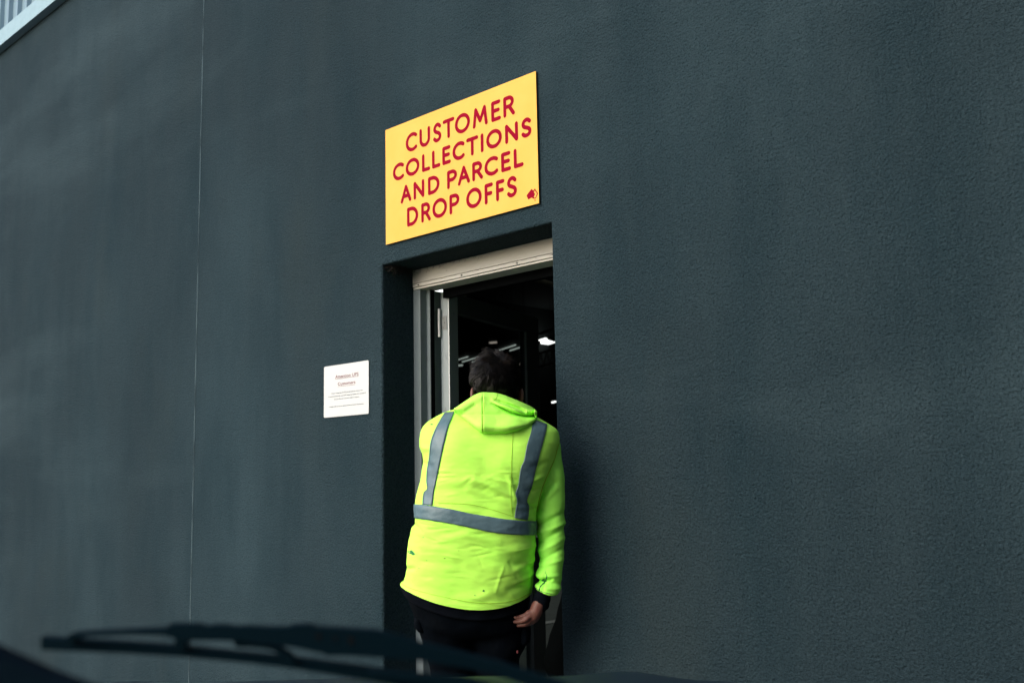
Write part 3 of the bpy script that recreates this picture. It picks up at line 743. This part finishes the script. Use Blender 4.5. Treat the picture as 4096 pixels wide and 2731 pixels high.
# sleeves
SROWS = [(2150, 1740, 2236, 1752, 0, 3.70, .05), (2140, 1775, 2243, 1790, 0, 3.685, .062), (2138, 1830, 2247, 1830, 0, 3.675, .066), (2142, 1900, 2256, 1900, 0, 3.665, .066), (2142, 1960, 2258, 1965, 0, 3.655, .066),
 (2142, 2030, 2259, 2030, 0, 3.645, .066), (2145, 2090, 2259, 2090, 0, 3.635, .064), (2151, 2130, 2258, 2130, 0, 3.622, .060), (2155, 2205, 2256, 2200, 0, 3.598, .056),
 (2157, 2256, 2253, 2250, 0, 3.582, .052), (2145, 2288, 2249, 2290, 0, 3.568, .053), (2147, 2305, 2247, 2315, 2, 3.560, .052), (2156, 2322, 2245, 2330, 5, 3.553, .049), (2142, 2337, 2244, 2350, 8, 3.548, .053), (2143, 2349, 2238, 2366, 8, 3.543, .052), (2150, 2356, 2229, 2375, 8, 3.540, .044), (2160, 2352, 2215, 2366, 6, 3.540, .03)]
SF = [(2150, 2100, 2250, 2050, 11, -.009), (2152, 2128, 2255, 2090, 10, .007), (2152, 2170, 2250, 2110, 9, -.008), (2160, 2200, 2252, 2150, 10, .006), (2165, 2235, 2250, 2190, 9, -.006), (2160, 2255, 2245, 2235, 9, .005),
      (2155, 1985, 2215, 1930, 10, -.009), (2162, 2015, 2220, 1955, 11, .006), (2158, 2320, 2200, 2312, 8, -.011), (2185, 2322, 2240, 2330, 10, -.007), (2150, 2300, 2230, 2298, 9, .006), (2180, 2290, 2170, 2360, 5, -.006), (2150, 2340, 2240, 2352, 9, .005), (2180, 1880, 2250, 1900, 25, .004)]
def sdisp(px, py, c, s, v):
    d = 0
    for f in SF:
        r, t = segdist(px, py, f[:4])
        if r < f[4]*3: d += f[5]*math.exp(-(r/f[4])**2)*(1-.4*abs(2*t-1))
    if s < 0: d *= .3
    return d+.004*noise.noise(Vector((px*.016+py*.008, py*.022, 3+s)))
SP = loft(SROWS, 110, 210, sdisp, .95)
sme = grid_mesh('sleeve', SP, 110, 210, True, False); slv = link('sleeve', sme, m_sleeve, per, True)
sb = BVHTree.FromPolygons([v.co[:] for v in sme.vertices], [tuple(p.vertices) for p in sme.polygons])
def c3(x, y): return (1950+x/3.26, 2250+y/3.26)
b = bmesh.new()
for pts, r_ in (([c3(750, 97), c3(757, 130), c3(775, 165)], .0009), ([c3(775, 165), c3(768, 210), c3(750, 245), c3(715, 280), c3(690, 310), c3(676, 355)], .0022)):
    Q = []
    for k in range(14):
        x, y = cr(pts, (len(pts)-1)*k/13); q = cast(sb, x, y, .0003)
        if q: Q.append(q)
    if len(Q) > 3: tube(b, Q, [r_*(.7+.5*math.sin(k*1.1)**2) for k in range(len(Q))], 6)
link('stain', b, m_stain, slv); blot(*c3(728, 225), 7, 7, slv, sb, 21, m_stain); blot(*c3(742, 252), 3, 8, slv, sb, 22, m_stain)
stitch([(2144, 2350), (2160, 2361), (2185, 2370), (2208, 2374)], m_dstitch, slv, .0007, .001, 30, sb)
# far arm, reaching forward to the door
LR = rh; 
def loc(a, f, z): return Vector((base.x, base.y, 0))+rh*a+FH*f+Vector((0, 0, z))
sh = at(1765, 1775, 3.72); el = sh+rh*.0+FH*.26-Zv*.16; wr = el+FH*.22+rh*.05+Zv*.05
b = bmesh.new(); tube(b, [sh, sh.lerp(el, .5), el, el.lerp(wr, .5), wr], [.058, .060, .056, .050, .045], 20)
link('sleeve', remeshed(b, .008, 4), m_sleeve, per, True)

# cuff of the navy jumper on the right wrist, and its hem below the jacket
CR = [(2150, 2345, 2222, 2362, 4, 3.535, .038), (2137, 2372, 2205, 2382, 4, 3.535, .038), (2128, 2400, 2201, 2405, 4, 3.535, .037), (2118, 2424, 2194, 2428, 5, 3.535, .035), (2117, 2430, 2186, 2436, 5, 3.535, .035), (2120, 2436, 2181, 2441, 6, 3.535, .034), (2126, 2441, 2172, 2450, 5, 3.535, .026)]
CP = loft(CR, 48, 60, lambda px, py, c, s, v: .0025*noise.noise(Vector((px*.03, py*.05, s))), .95)
link('cuff', grid_mesh('cuff', CP, 48, 60, True, True), m_navy, per, True)
HR = [(1625, 2300, 2120, 2335, 50, 3.62, .155), (1603, 2338, 2120, 2368, 58, 3.62, .165), (1612, 2365, 2120, 2392, 56, 3.62, .166), (1628, 2385, 2116, 2410, 55, 3.62, .164), (1660, 2390, 2100, 2410, 52, 3.62, .14)]
HP = loft(HR, 120, 40, lambda px, py, c, s, v: .004*noise.noise(Vector((px*.02, py*.02, s))), .85)
link('jumper_hem', grid_mesh('hem', HP, 120, 40, True, False), m_navy, per, True)

# trousers: hips and two legs in one mesh
def legrows(s):
    if s < 0: return [(1655, 2440, 1900, 2450, 0, 3.62, .12), (1672, 2510, 1900, 2515, 0, 3.62, .115), (1690, 2570, 1902, 2570, 0, 3.62, .11), (1716, 2650, 1900, 2650, 0, 3.61, .10), (1726, 2740, 1896, 2740, 0, 3.60, .092), (1735, 2850, 1885, 2850, 0, 3.60, .085), (1740, 3000, 1875, 3000, 0, 3.61, .08), (1748, 3150, 1872, 3150, 0, 3.62, .078), (1755, 3270, 1870, 3270, 0, 3.63, .075)]
    return [(1890, 2440, 2118, 2440, 0, 3.62, .12), (1892, 2510, 2119, 2510, 0, 3.62, .115), (1896, 2570, 2108, 2570, 0, 3.62, .11), (1900, 2640, 2079, 2640, 0, 3.61, .10), (1902, 2740, 2077, 2740, 0, 3.60, .092), (1908, 2850, 2070, 2850, 0, 3.60, .085), (1915, 3000, 2062, 3000, 0, 3.61, .08), (1920, 3150, 2055, 3150, 0, 3.62, .078), (1925, 3270, 2045, 3270, 0, 3.63, .075)]
b = bmesh.new()
def add_rows(rows, nu, nv, ex=.9):
    Pp = loft(rows, nu, nv, lambda px, py, c, s, v: .007*noise.noise(Vector((px*.012, py*.02, s))), ex)
    vs = [[b.verts.new(p) for p in r_] for r_ in Pp]
    for j in range(nv-1):
        for i in range(nu): b.faces.new((vs[j][i], vs[j][(i+1) % nu], vs[j+1][(i+1) % nu], vs[j+1][i]))
    b.faces.new(vs[0][::-1]); b.faces.new(vs[-1])
add_rows([(1640, 2345, 2105, 2370, 40, 3.62, .145), (1640, 2400, 2110, 2420, 40, 3.62, .15), (1651, 2440, 2116, 2450, 36, 3.62, .15), (1660, 2490, 2120, 2500, 20, 3.62, .14), (1690, 2530, 2100, 2530, 10, 3.62, .11)], 90, 26, .85)
add_rows(legrows(-1), 60, 60); add_rows(legrows(1), 60, 60)
bmesh.ops.recalc_face_normals(b, faces=b.faces)
trou = link('trousers', remeshed(b, .008, 3), m_black, per, True)
b = bmesh.new(); PR = [(1657, 2465, 1700, 2465, 0, 3.60, .06), (1657, 2500, 1710, 2500, 0, 3.60, .066), (1664, 2508, 1712, 2512, 0, 3.60, .066), (1673, 2519, 1712, 2520, 0, 3.60, .06)]
link('pocket_flap', grid_mesh('p', loft(PR, 30, 12), 30, 12, True, True), m_black, trou, True)
PR = [(2070, 2480, 2122, 2480, 0, 3.60, .06), (2075, 2530, 2123, 2530, 0, 3.60, .07), (2075, 2556, 2121, 2556, 0, 3.60, .07), (2080, 2568, 2109, 2570, 0, 3.60, .06)]
link('pocket', grid_mesh('p', loft(PR, 30, 16), 30, 16, True, True), m_black, trou, True); bmesh.types
b = bmesh.new(); p = at(2066, 2612, 3.505); obox(b, p, rh, FH, Zv, .006, .004, .010, .001); link('tag', b, m_tag, trou)
# boots
for s, px in ((-1, 1812), (1, 1985)):
    b = bmesh.new(); p = at(px, 3270, 3.63); p.z = 0
    ell(b, p+Zv*.21+FH*.0, .045, .045, .07); ell(b, p+FH*.03+Zv*.19, .048, .10, .045, Matrix.Rotation(YAW, 4, 'Z')); ell(b, p+FH*.13+Zv*.185, .05, .075, .036, Matrix.Rotation(YAW, 4, 'Z'))
    link('boot', remeshed(b, .006, 3), m_blackrub, per, True)

# head, neck, hand: one body
HC = at(1985, 1552, 3.745)          # centre of the skull
RZ = Matrix.Rotation(YAW+.13, 4, 'Z') @ Matrix.Rotation(-.22, 4, 'X')
def hp(a, f, z): return HC+(RZ @ Vector((a, f, z)))
b = bmesh.new()
ell(b, hp(0, 0, .012), .077, .097, .100, RZ, 28); ell(b, hp(0, .045, -.06), .058, .060, .075, RZ, 24); ell(b, hp(0, .075, -.10), .030, .028, .022, RZ)
ell(b, hp(0, .105, -.035), .011, .020, .028, RZ); ell(b, hp(0, .112, -.050), .015, .014, .010, RZ)                        # nose
for s in (-1, 1):
    ell(b, hp(s*.032, .086, -.005), .015, .012, .011, RZ); ell(b, hp(s*.032, .088, .018), .024, .010, .006, RZ)          # eyes, brows
    ell(b, hp(s*.045, .070, -.045), .022, .022, .020, RZ)
    ell(b, hp(s*.089, -.008, -.032), .009, .019, .033, RZ @ Matrix.Rotation(s*.35, 4, 'Z')); ell(b, hp(s*.084, -.004, -.052), .006, .010, .012, RZ)   # ears
ell(b, hp(0, .094, -.078), .024, .012, .006, RZ); ell(b, hp(0, .094, -.088), .020, .012, .006, RZ)                       # lips
neck0 = at(1975, 1660, 3.73)
tube(b, [hp(0, -.012, -.06), neck0, neck0-Zv*.06], [.058, .062, .075], 24)
# torso, arms and legs under the clothes
chest = at(1960, 1850, 3.66); belly = at(1905, 2150, 3.63); pel = at(1885, 2400, 3.63)
ell(b, chest, .165, .095, .16, Matrix.Rotation(YAW, 4, 'Z')); ell(b, belly, .165, .12, .17, Matrix.Rotation(YAW, 4, 'Z')); ell(b, pel, .16, .105, .13, Matrix.Rotation(YAW, 4, 'Z'))
shR = at(2185, 1780, 3.685); elR = at(2205, 2100, 3.635); wrR = at(2140, 2440, 3.515)
tube(b, [shR, shR.lerp(elR, .5), elR, at(2206, 2210, 3.60), at(2195, 2330, 3.55), at(2165, 2400, 3.525), at(2150, 2428, 3.518)], [.047, .043, .038, .034, .029, .026, .024], 16)
tube(b, [at(2120, 1730, 3.70), shR], [.05, .05], 12); tube(b, [at(1800, 1730, 3.70), sh+rh*.02], [.05, .045], 12)
tube(b, [sh, sh.lerp(el, .5), el, el.lerp(wr, .5), wr], [.046, .042, .038, .032, .025], 16)
for px, top in ((1805, 1800), (1985, 1990)):
    hpj = at(top, 2480, 3.62); kn = at(px+5, 2830, 3.60); an = at(px+6, 3265, 3.63)
    tube(b, [hpj, hpj.lerp(kn, .5), kn, kn.lerp(an, .35), an], [.075, .066, .05, .048, .036], 16)
# right hand: wrist, back of hand, four bent fingers, thumb
def fing(chain, rads): tube(b, [at(*p) for p in chain], rads, 12)
tube(b, [at(2150, 2428, 3.518), at(2142, 2447, 3.515), at(2135, 2458, 3.513)], [.024, .0235, .020], 14)
for (x, y, t, r_) in ((2115, 2451, 3.507, .0115), (2122, 2460, 3.505, .0125), (2128, 2471, 3.511, .0125), (2133, 2479, 3.523, .0125)):
    tube(b, [at(2141, 2452, 3.515), at((2141+x)/2, (2452+y)/2, 3.509), at(x, y, t)], [.017, .0150, r_], 12)
fing([(2115, 2451, 3.507), (2100, 2460, 3.503), (2087, 2464, 3.505), (2073, 2467, 3.511), (2062, 2468.5, 3.517)], [.0098, .0086, .0078, .0068, .0056])
fing([(2122, 2461, 3.505), (2105, 2475, 3.497), (2093, 2481.5, 3.499), (2070, 2485, 3.508), (2050, 2486, 3.517)], [.0105, .0092, .0085, .0074, .0060])
fing([(2128, 2472, 3.511), (2110, 2489, 3.512), (2098, 2496, 3.513), (2074, 2499, 3.521), (2052, 2497, 3.530)], [.0105, .0092, .0085, .0074, .0062])
fing([(2133, 2480, 3.523), (2116, 2492, 3.535), (2102, 2497, 3.538), (2082, 2496, 3.546), (2066, 2492, 3.552)], [.0105, .0092, .0085, .0075, .0064])
fing([(2148, 2455, 3.530), (2140, 2475, 3.550), (2122, 2488, 3.560), (2106, 2490, 3.570)], [.016, .0125, .0105, .0082])
# the other hand, holding the door edge ahead
wl = wr+FH*.05
tube(b, [wr-FH*.02, wl, wl+FH*.05], [.026, .024, .020], 12)
for k in range(4):
    o_ = Zv*(.030-.020*k); q = wl+FH*.06+o_; tube(b, [wl+FH*.02+o_*.6, q, q+FH*.04+rh*.004, q+FH*.06+rh*.022, q+FH*.062+rh*.04], [.014, .011, .0095, .009, .0075], 10)
tube(b, [wl+FH*.0+Zv*.01, wl+FH*.03+Zv*.035+rh*.03, wl+FH*.06+Zv*.04+rh*.045], [.016, .012, .009], 10)
bm_body = remeshed(b, .0024, 2)
body = link('body', bm_body, m_skin, per, True)
for (x, y, t, r_) in ((2061, 2467.5, 3.5105, .0042), (2050, 2484.5, 3.5105, .0046)):
    b = bmesh.new(); ell(b, at(x, y, t), r_*1.3, .0015, r_, Matrix.Rotation(YAW, 4, 'Z'), 12); link('nail', b, m_nail, body, True)

# hood: a soft sack folded down the back, running on round the neck
HT = sinterp([(0, 1634), (.08, 1615), (.16, 1597), (.25, 1577), (.33, 1568), (.5, 1570), (.62, 1581), (.76, 1600), (.90, 1620), (.985, 1636), (1, 1650)])
HB = sinterp([(0, 1640), (.06, 1662), (.2, 1699), (.31, 1729), (.35, 1735), (.64, 1733), (.77, 1722), (.9, 1702), (.97, 1690), (1, 1676)])
G1 = [c for c in ((1960, 1610), (2002, 1630), (2050, 1651), (2090, 1663), (2120, 1664), (2150, 1660))]
G2 = [(1972, 1600), (2005, 1612), (2050, 1628), (2085, 1642), (2105, 1655)]
def pl(pts, x):
    v = [pl_(pts, x+k) for k in (-9, -6, -3, 0, 3, 6, 9)]
    if v[3] is None: return None
    v = [a for a in v if a is not None]; return sum(v)/len(v)
def pl_(pts, x):
    if x < pts[0][0] or x > pts[-1][0]: return None
    for (a, ya), (c, yc) in zip(pts, pts[1:]):
        if x <= c: return ya+(yc-ya)*(x-a)/(c-a)
HNU, HNV = 230, 170; rowsH = []
for i in range(-22, HNU+22):
    u = min(max(i/(HNU-1), 0), 1); ext = 0 if 0 <= i < HNU else (-i if i < 0 else i-HNU+1)
    x = 1818+(2147-1818)*u; yt, yb_ = HT(u), HB(u)
    e = math.sqrt(max(0, 1-(2*u-1)**4)); k = ext/22
    dep_ = .030+.026*e; tcen = 3.60+.055*(2*u-1)**2+.03*abs(2*u-1)**6
    row = []
    for j in range(HNV):
        a = 2*PI*j/HNV; yy = (yt+yb_)/2-(yb_-yt)/2*math.cos(a)*1.0; s = math.sin(a)
        zz = (yy-yt)/max(yb_-yt, 1)
        slope = (3.70-3.52)*max(0, 1-zz)**1.3*.55            # leans with the upper back
        d_ = 0
        if s > 0:
            g = pl(G1, x)
            if g is not None:
                q = yy-g; am = min(1, (x-1960)/55)
                if q < 0: d_ += am*(.024*math.exp(-((q+11)/12)**2)-.004)
                else: d_ -= am*.028*math.exp(-(q/10)**2)
            g = pl(G2, x)
            if g is not None:
                q = yy-g; am = min(1, (x-1972)/30)*min(1, max(0, (2118-x)/22)); d_ -= am*.020*math.exp(-(q/7.0)**2)
            d_ += .005*noise.noise(Vector((x*.013, yy*.02, 2)))+.006*math.exp(-((x-1932-(yy-1650)*-.03)/22)**2)-.004*math.exp(-((x-1933)/2.4)**2)
            d_ += .012*math.exp(-((yy-yt-16)/15)**2)
            d_ += .006*math.exp(-(segdist(x, yy, (1860, 1640, 1925, 1590))[0]/14)**2)-.005*math.exp(-(segdist(x, yy, (1850, 1660, 1900, 1625))[0]/9)**2)
            d_ -= .006*math.exp(-(segdist(x, yy, (1990, 1690, 2100, 1692))[0]/16)**2)
        q_ = cast(bvh, x, max(yy, 1662), 0); tb = min(tcen+slope, (q_-O).dot(fw)-.004 if q_ else 9) if q_ else 3.60
        tb = tb+.5*(max(0, 1662-yy)/100)*.10
        Pp = at(x, yy, tb)-FH*((dep_+d_)*s if s > 0 else dep_*.4*s)
        if ext:
            side = -1 if i < 0 else 1
            ctr = at(1983, 1640, 3.72)
            # walk round the neck towards the front
            ph = k*PI*.52; Pp = Pp+FH*(.17*math.sin(ph))-rh*(side*.10*(1-math.cos(ph)))+Zv*(-.05*k)
        row.append(Pp)
    rowsH.append(row)
hme = grid_mesh('hood', rowsH, HNV, len(rowsH), True, True); hood = link('hood', hme, m_hood, jk, True)
hb = BVHTree.FromPolygons([v.co[:] for v in hme.vertices], [tuple(p.vertices) for p in hme.polygons])
for dx in (-1.6, 1.6):
    stitch([(1937+dx, 1608), (1933+dx, 1650), (1931+dx, 1700), (1930+dx, 1731)], m_stitch, hood, .00055, .0003, 50, hb)
stitch([(1989, 1573), (1986, 1590), (1975, 1602)], m_stitch, hood, .0008, .0003, 20, hb)

# hair: close cap with many short tapering tufts turning round the crown
b = bmesh.new(); ell(b, hp(0, -.008, .018), .087, .101, .098, RZ, 40)
for v in list(b.verts):
    l = RZ.inverted() @ (v.co-HC)
    v.co += (v.co-HC).normalized()*.008*noise.noise(l*45)
bmesh.ops.delete(b, geom=[v for v in b.verts if (RZ.inverted() @ (v.co-HC)).z < -.078 or ((RZ.inverted() @ (v.co-HC)).y > .05 and (RZ.inverted() @ (v.co-HC)).z < .05)], context='VERTS')
hair = link('hair', b, m_hair, body, True)
rnd = random.Random(5); V = []; F = []; TU = []
whorl = Vector((.018, -.075, .062)).normalized()
n_t = 21000
for k in range(n_t):
    a = rnd.random()*2*PI; z = rnd.uniform(-1, 1); rr = math.sqrt(max(0, 1-z*z)); nrm = Vector((rr*math.cos(a), rr*math.sin(a), z))
    if nrm.y > .45 and nrm.z < .45: continue
    if nrm.z < -.22 and abs(nrm.x) > .80: continue
    p = Vector((nrm.x*.087, nrm.y*.100-.008, nrm.z*.098+.018))
    if p.z < -.085: continue
    tang = nrm-whorl*nrm.dot(whorl); away = (tang-nrm*tang.dot(nrm))
    away = away.normalized() if away.length > 1e-4 else Vector((1, 0, 0)); swirl = nrm.cross(away)
    near = math.exp(-((nrm-whorl).length/.5)**2)
    down = Vector((0, 0, -1)); down = (down-nrm*down.dot(nrm)); dirv = (away*(.8)+swirl*(.9*near+.15)+down*(.55*(1-near))).normalized()
    top = max(0, nrm.z)
    L_ = rnd.uniform(.018, .034)*(1+.5*top) if nrm.z > -.2 else rnd.uniform(.010, .018)
    lift = rnd.uniform(.10, .38)+.45*max(0, nrm.z-.55)*rnd.random()
    if nrm.z > .75 and rnd.random() < .35: lift += rnd.uniform(.5, .95)
    pk = Vector((p.x*30, p.y*30, p.z*30)); clump = Vector((noise.noise(pk), noise.noise(pk+Vector((9, 0, 0))), noise.noise(pk+Vector((0, 9, 0)))))*.8
    dirv = (dirv+clump-nrm*clump.dot(nrm)).normalized()
    TU.append((p, nrm, dirv, L_, lift))
cl = [TU[rnd.randrange(len(TU))] for _ in range(520)]
from mathutils.kdtree import KDTree
kd = KDTree(len(cl))
for k, c_ in enumerate(cl): kd.insert(c_[0], k)
kd.balance()
for (p, nrm, dirv, L_, lift) in TU:
    q, k, _ = kd.find(p); P2, n2, d2, L2, lf2 = cl[k]
    end = p+dirv*L_+nrm*(lift*L_*.5+.0005); end2 = P2+d2*max(L2, L_)+n2*(lf2*max(L2, L_)*.75+.001); w_c = rnd.uniform(.3, .8)
    wv = dirv.cross(nrm).normalized()*rnd.uniform(.0005, .0011); i0 = len(V); N_ = 5
    for s_ in range(N_):
        f = s_/(N_-1); c = p+dirv*(L_*f)+nrm*(lift*L_*f*(1.25-.75*f)+.0005); c = c+(end2-end)*(w_c*f*f)
        wd = wv*(1-f*.92)
        V += [hp(*(c-wd)), hp(*(c+wd+nrm*.0004))]
    for s_ in range(N_-1): F.append((i0+2*s_, i0+2*s_+1, i0+2*s_+3, i0+2*s_+2))
me = bpy.data.meshes.new('hair_tufts'); me.from_pydata([tuple(v) for v in V], [], F); me.update()
link('hair_tufts', me, m_hair, hair, False)

# ---------------------------------------------------------------- the car we look out of
car = empty('car', at(1000, 2900, 1.2)*1, 'dark blue car whose bonnet edge, dashboard and wiper blur across the bottom', 'car')
car.location.z = 0
TW = .70
b = bmesh.new()
up = [(262, 2548), (285, 2532), (340, 2527), (500, 2519), (664, 2512), (676, 2496), (790, 2496), (820, 2506), (860, 2499), (905, 2501), (930, 2507), (1000, 2504), (1060, 2508), (1150, 2509), (1165, 2500), (1240, 2498), (1262, 2508), (1380, 2514), (1500, 2521), (1600, 2546), (1680, 2572), (1850, 2613), (1980, 2646), (2050, 2668), (2160, 2702), (2260, 2735), (2340, 2765),
      (2200, 2765), (2090, 2735), (1966, 2690), (1850, 2668), (1714, 2645), (1600, 2634), (1500, 2628), (1420, 2622), (1340, 2620), (1310, 2624), (1290, 2612), (1220, 2598), (1130, 2580), (1000, 2566), (940, 2562), (720, 2560), (676, 2548), (650, 2540), (500, 2538), (340, 2545), (285, 2558)]
prism(b, up, TW, .006)
wip = link('wiper', b, m_wiper, car)
b = bmesh.new(); prism(b, [(163, 2549), (250, 2556), (500, 2570), (720, 2586), (1000, 2615), (1170, 2632), (1400, 2662), (1600, 2690), (1850, 2730), (1980, 2765), (1700, 2765), (1500, 2725), (1400, 2710), (1170, 2672), (1000, 2652), (720, 2625), (500, 2612), (163, 2598)], TW+.008, .007); link('wiper_blade', b, m_wiper, wip)
b = bmesh.new(); W_ = lambda: link('wiper_claw', b, m_wiper, wip)
prism(b, [(250, 2553), (290, 2546), (300, 2562), (262, 2570)], TW+.003, .009); W_(); b = bmesh.new(); prism(b, [(700, 2556), (760, 2558), (735, 2596), (690, 2592)], TW+.003, .009); W_(); b = bmesh.new(); prism(b, [(930, 2560), (985, 2562), (975, 2590), (940, 2586)], TW+.004, .007)
prism(b, [(985, 2572), (1060, 2576), (1120, 2592), (1160, 2618), (1185, 2650), (1150, 2650), (1130, 2625), (1095, 2603), (1050, 2592), (975, 2588)], TW+.004, .007); W_(); b = bmesh.new()
prism(b, [(1470, 2690), (1520, 2682), (1650, 2694), (1850, 2712), (2050, 2750), (1900, 2765), (1700, 2730), (1540, 2712)], TW+.002, .006)
link('wiper_claw', b, m_wiper, wip)
b = bmesh.new()
for (x, y, rx, ry) in ((1273, 2543, 10, 13), (1340, 2550, 6, 10), (1404, 2560, 13, 15)):
    b = bmesh.new(); prism(b, [(x+rx*math.cos(a*PI/8), y+ry*math.sin(a*PI/8)) for a in range(16)], TW-.0006, .0005); link('wiper_hole', b, m_wiper2, wip)
# bonnet: curved sheet running ahead of the windscreen
def cp(a, f, z): return Vector((O.x, O.y, 0))+rh*a+FH*f+Zv*z
b = bmesh.new(); rows_ = []
for j in range(30):
    f = .95+1.15*j/29; row = []
    for i in range(40):
        a = -1.05+1.55*i/39; u = (a+.275)/.775
        z = 1.128-.030*abs(u)**2.2-.10*((f-1.05)/1.05)**2-.02*(1-min(1, (f-.95)/.12))
        z += .012*math.exp(-((abs(u)-.62)/.10)**2)-.25*max(0, abs(u)-.93)-.9*max(0, f-1.98)
        row.append(cp(a, f, z))
    rows_.append(row)
bon = link('bonnet', grid_mesh('bonnet', rows_, 40, 30), m_car, car, True); bon.modifiers.new('s', 'SOLIDIFY').thickness = .004
# front of the car body and wheels (below the picture)
b = bmesh.new()
for (f0, f1, z0, z1, w_) in ((.30, 2.05, .35, .98, .80), (2.05, 2.16, .30, .70, .76)):
    obox(b, cp(-.275-w_, f0, z0), rh, FH, Zv, 2*w_, f1-f0, z1-z0, .05)
link('body', b, m_car, car)
for s in (-1, 1):
    wc = cp(-.275+s*.72, 1.45, .33); b = bmesh.new(); cyl(b, wc-rh*.1, wc+rh*.1, .33, 32); wh = link('wheel', b, m_blackrub, car)
    b = bmesh.new(); cyl(b, wc-rh*.105, wc+rh*.105, .20, 24); link('rim', b, m_steel, wh)
# windscreen seal curving down and the dashboard inside it
b = bmesh.new()
edge = [(-260, 2440), (-130, 2500), (0, 2563), (110, 2612), (231, 2666), (330, 2702), (425, 2733), (560, 2772), (720, 2810)]
low = [(-260, 2480), (-130, 2540), (0, 2600), (90, 2640), (180, 2680), (260, 2708), (330, 2735), (440, 2775), (560, 2815)]
edge = [(x, y+26) for x, y in edge]; low = [(x, y+26) for x, y in low]
prism(b, edge+low[::-1], .56, .004); link('windscreen_seal', b, m_blackrub, car)
b = bmesh.new(); prism(b, low+[(560, 3300), (-260, 3300)], .50, .01); link('dashboard', b, m_dash, car)
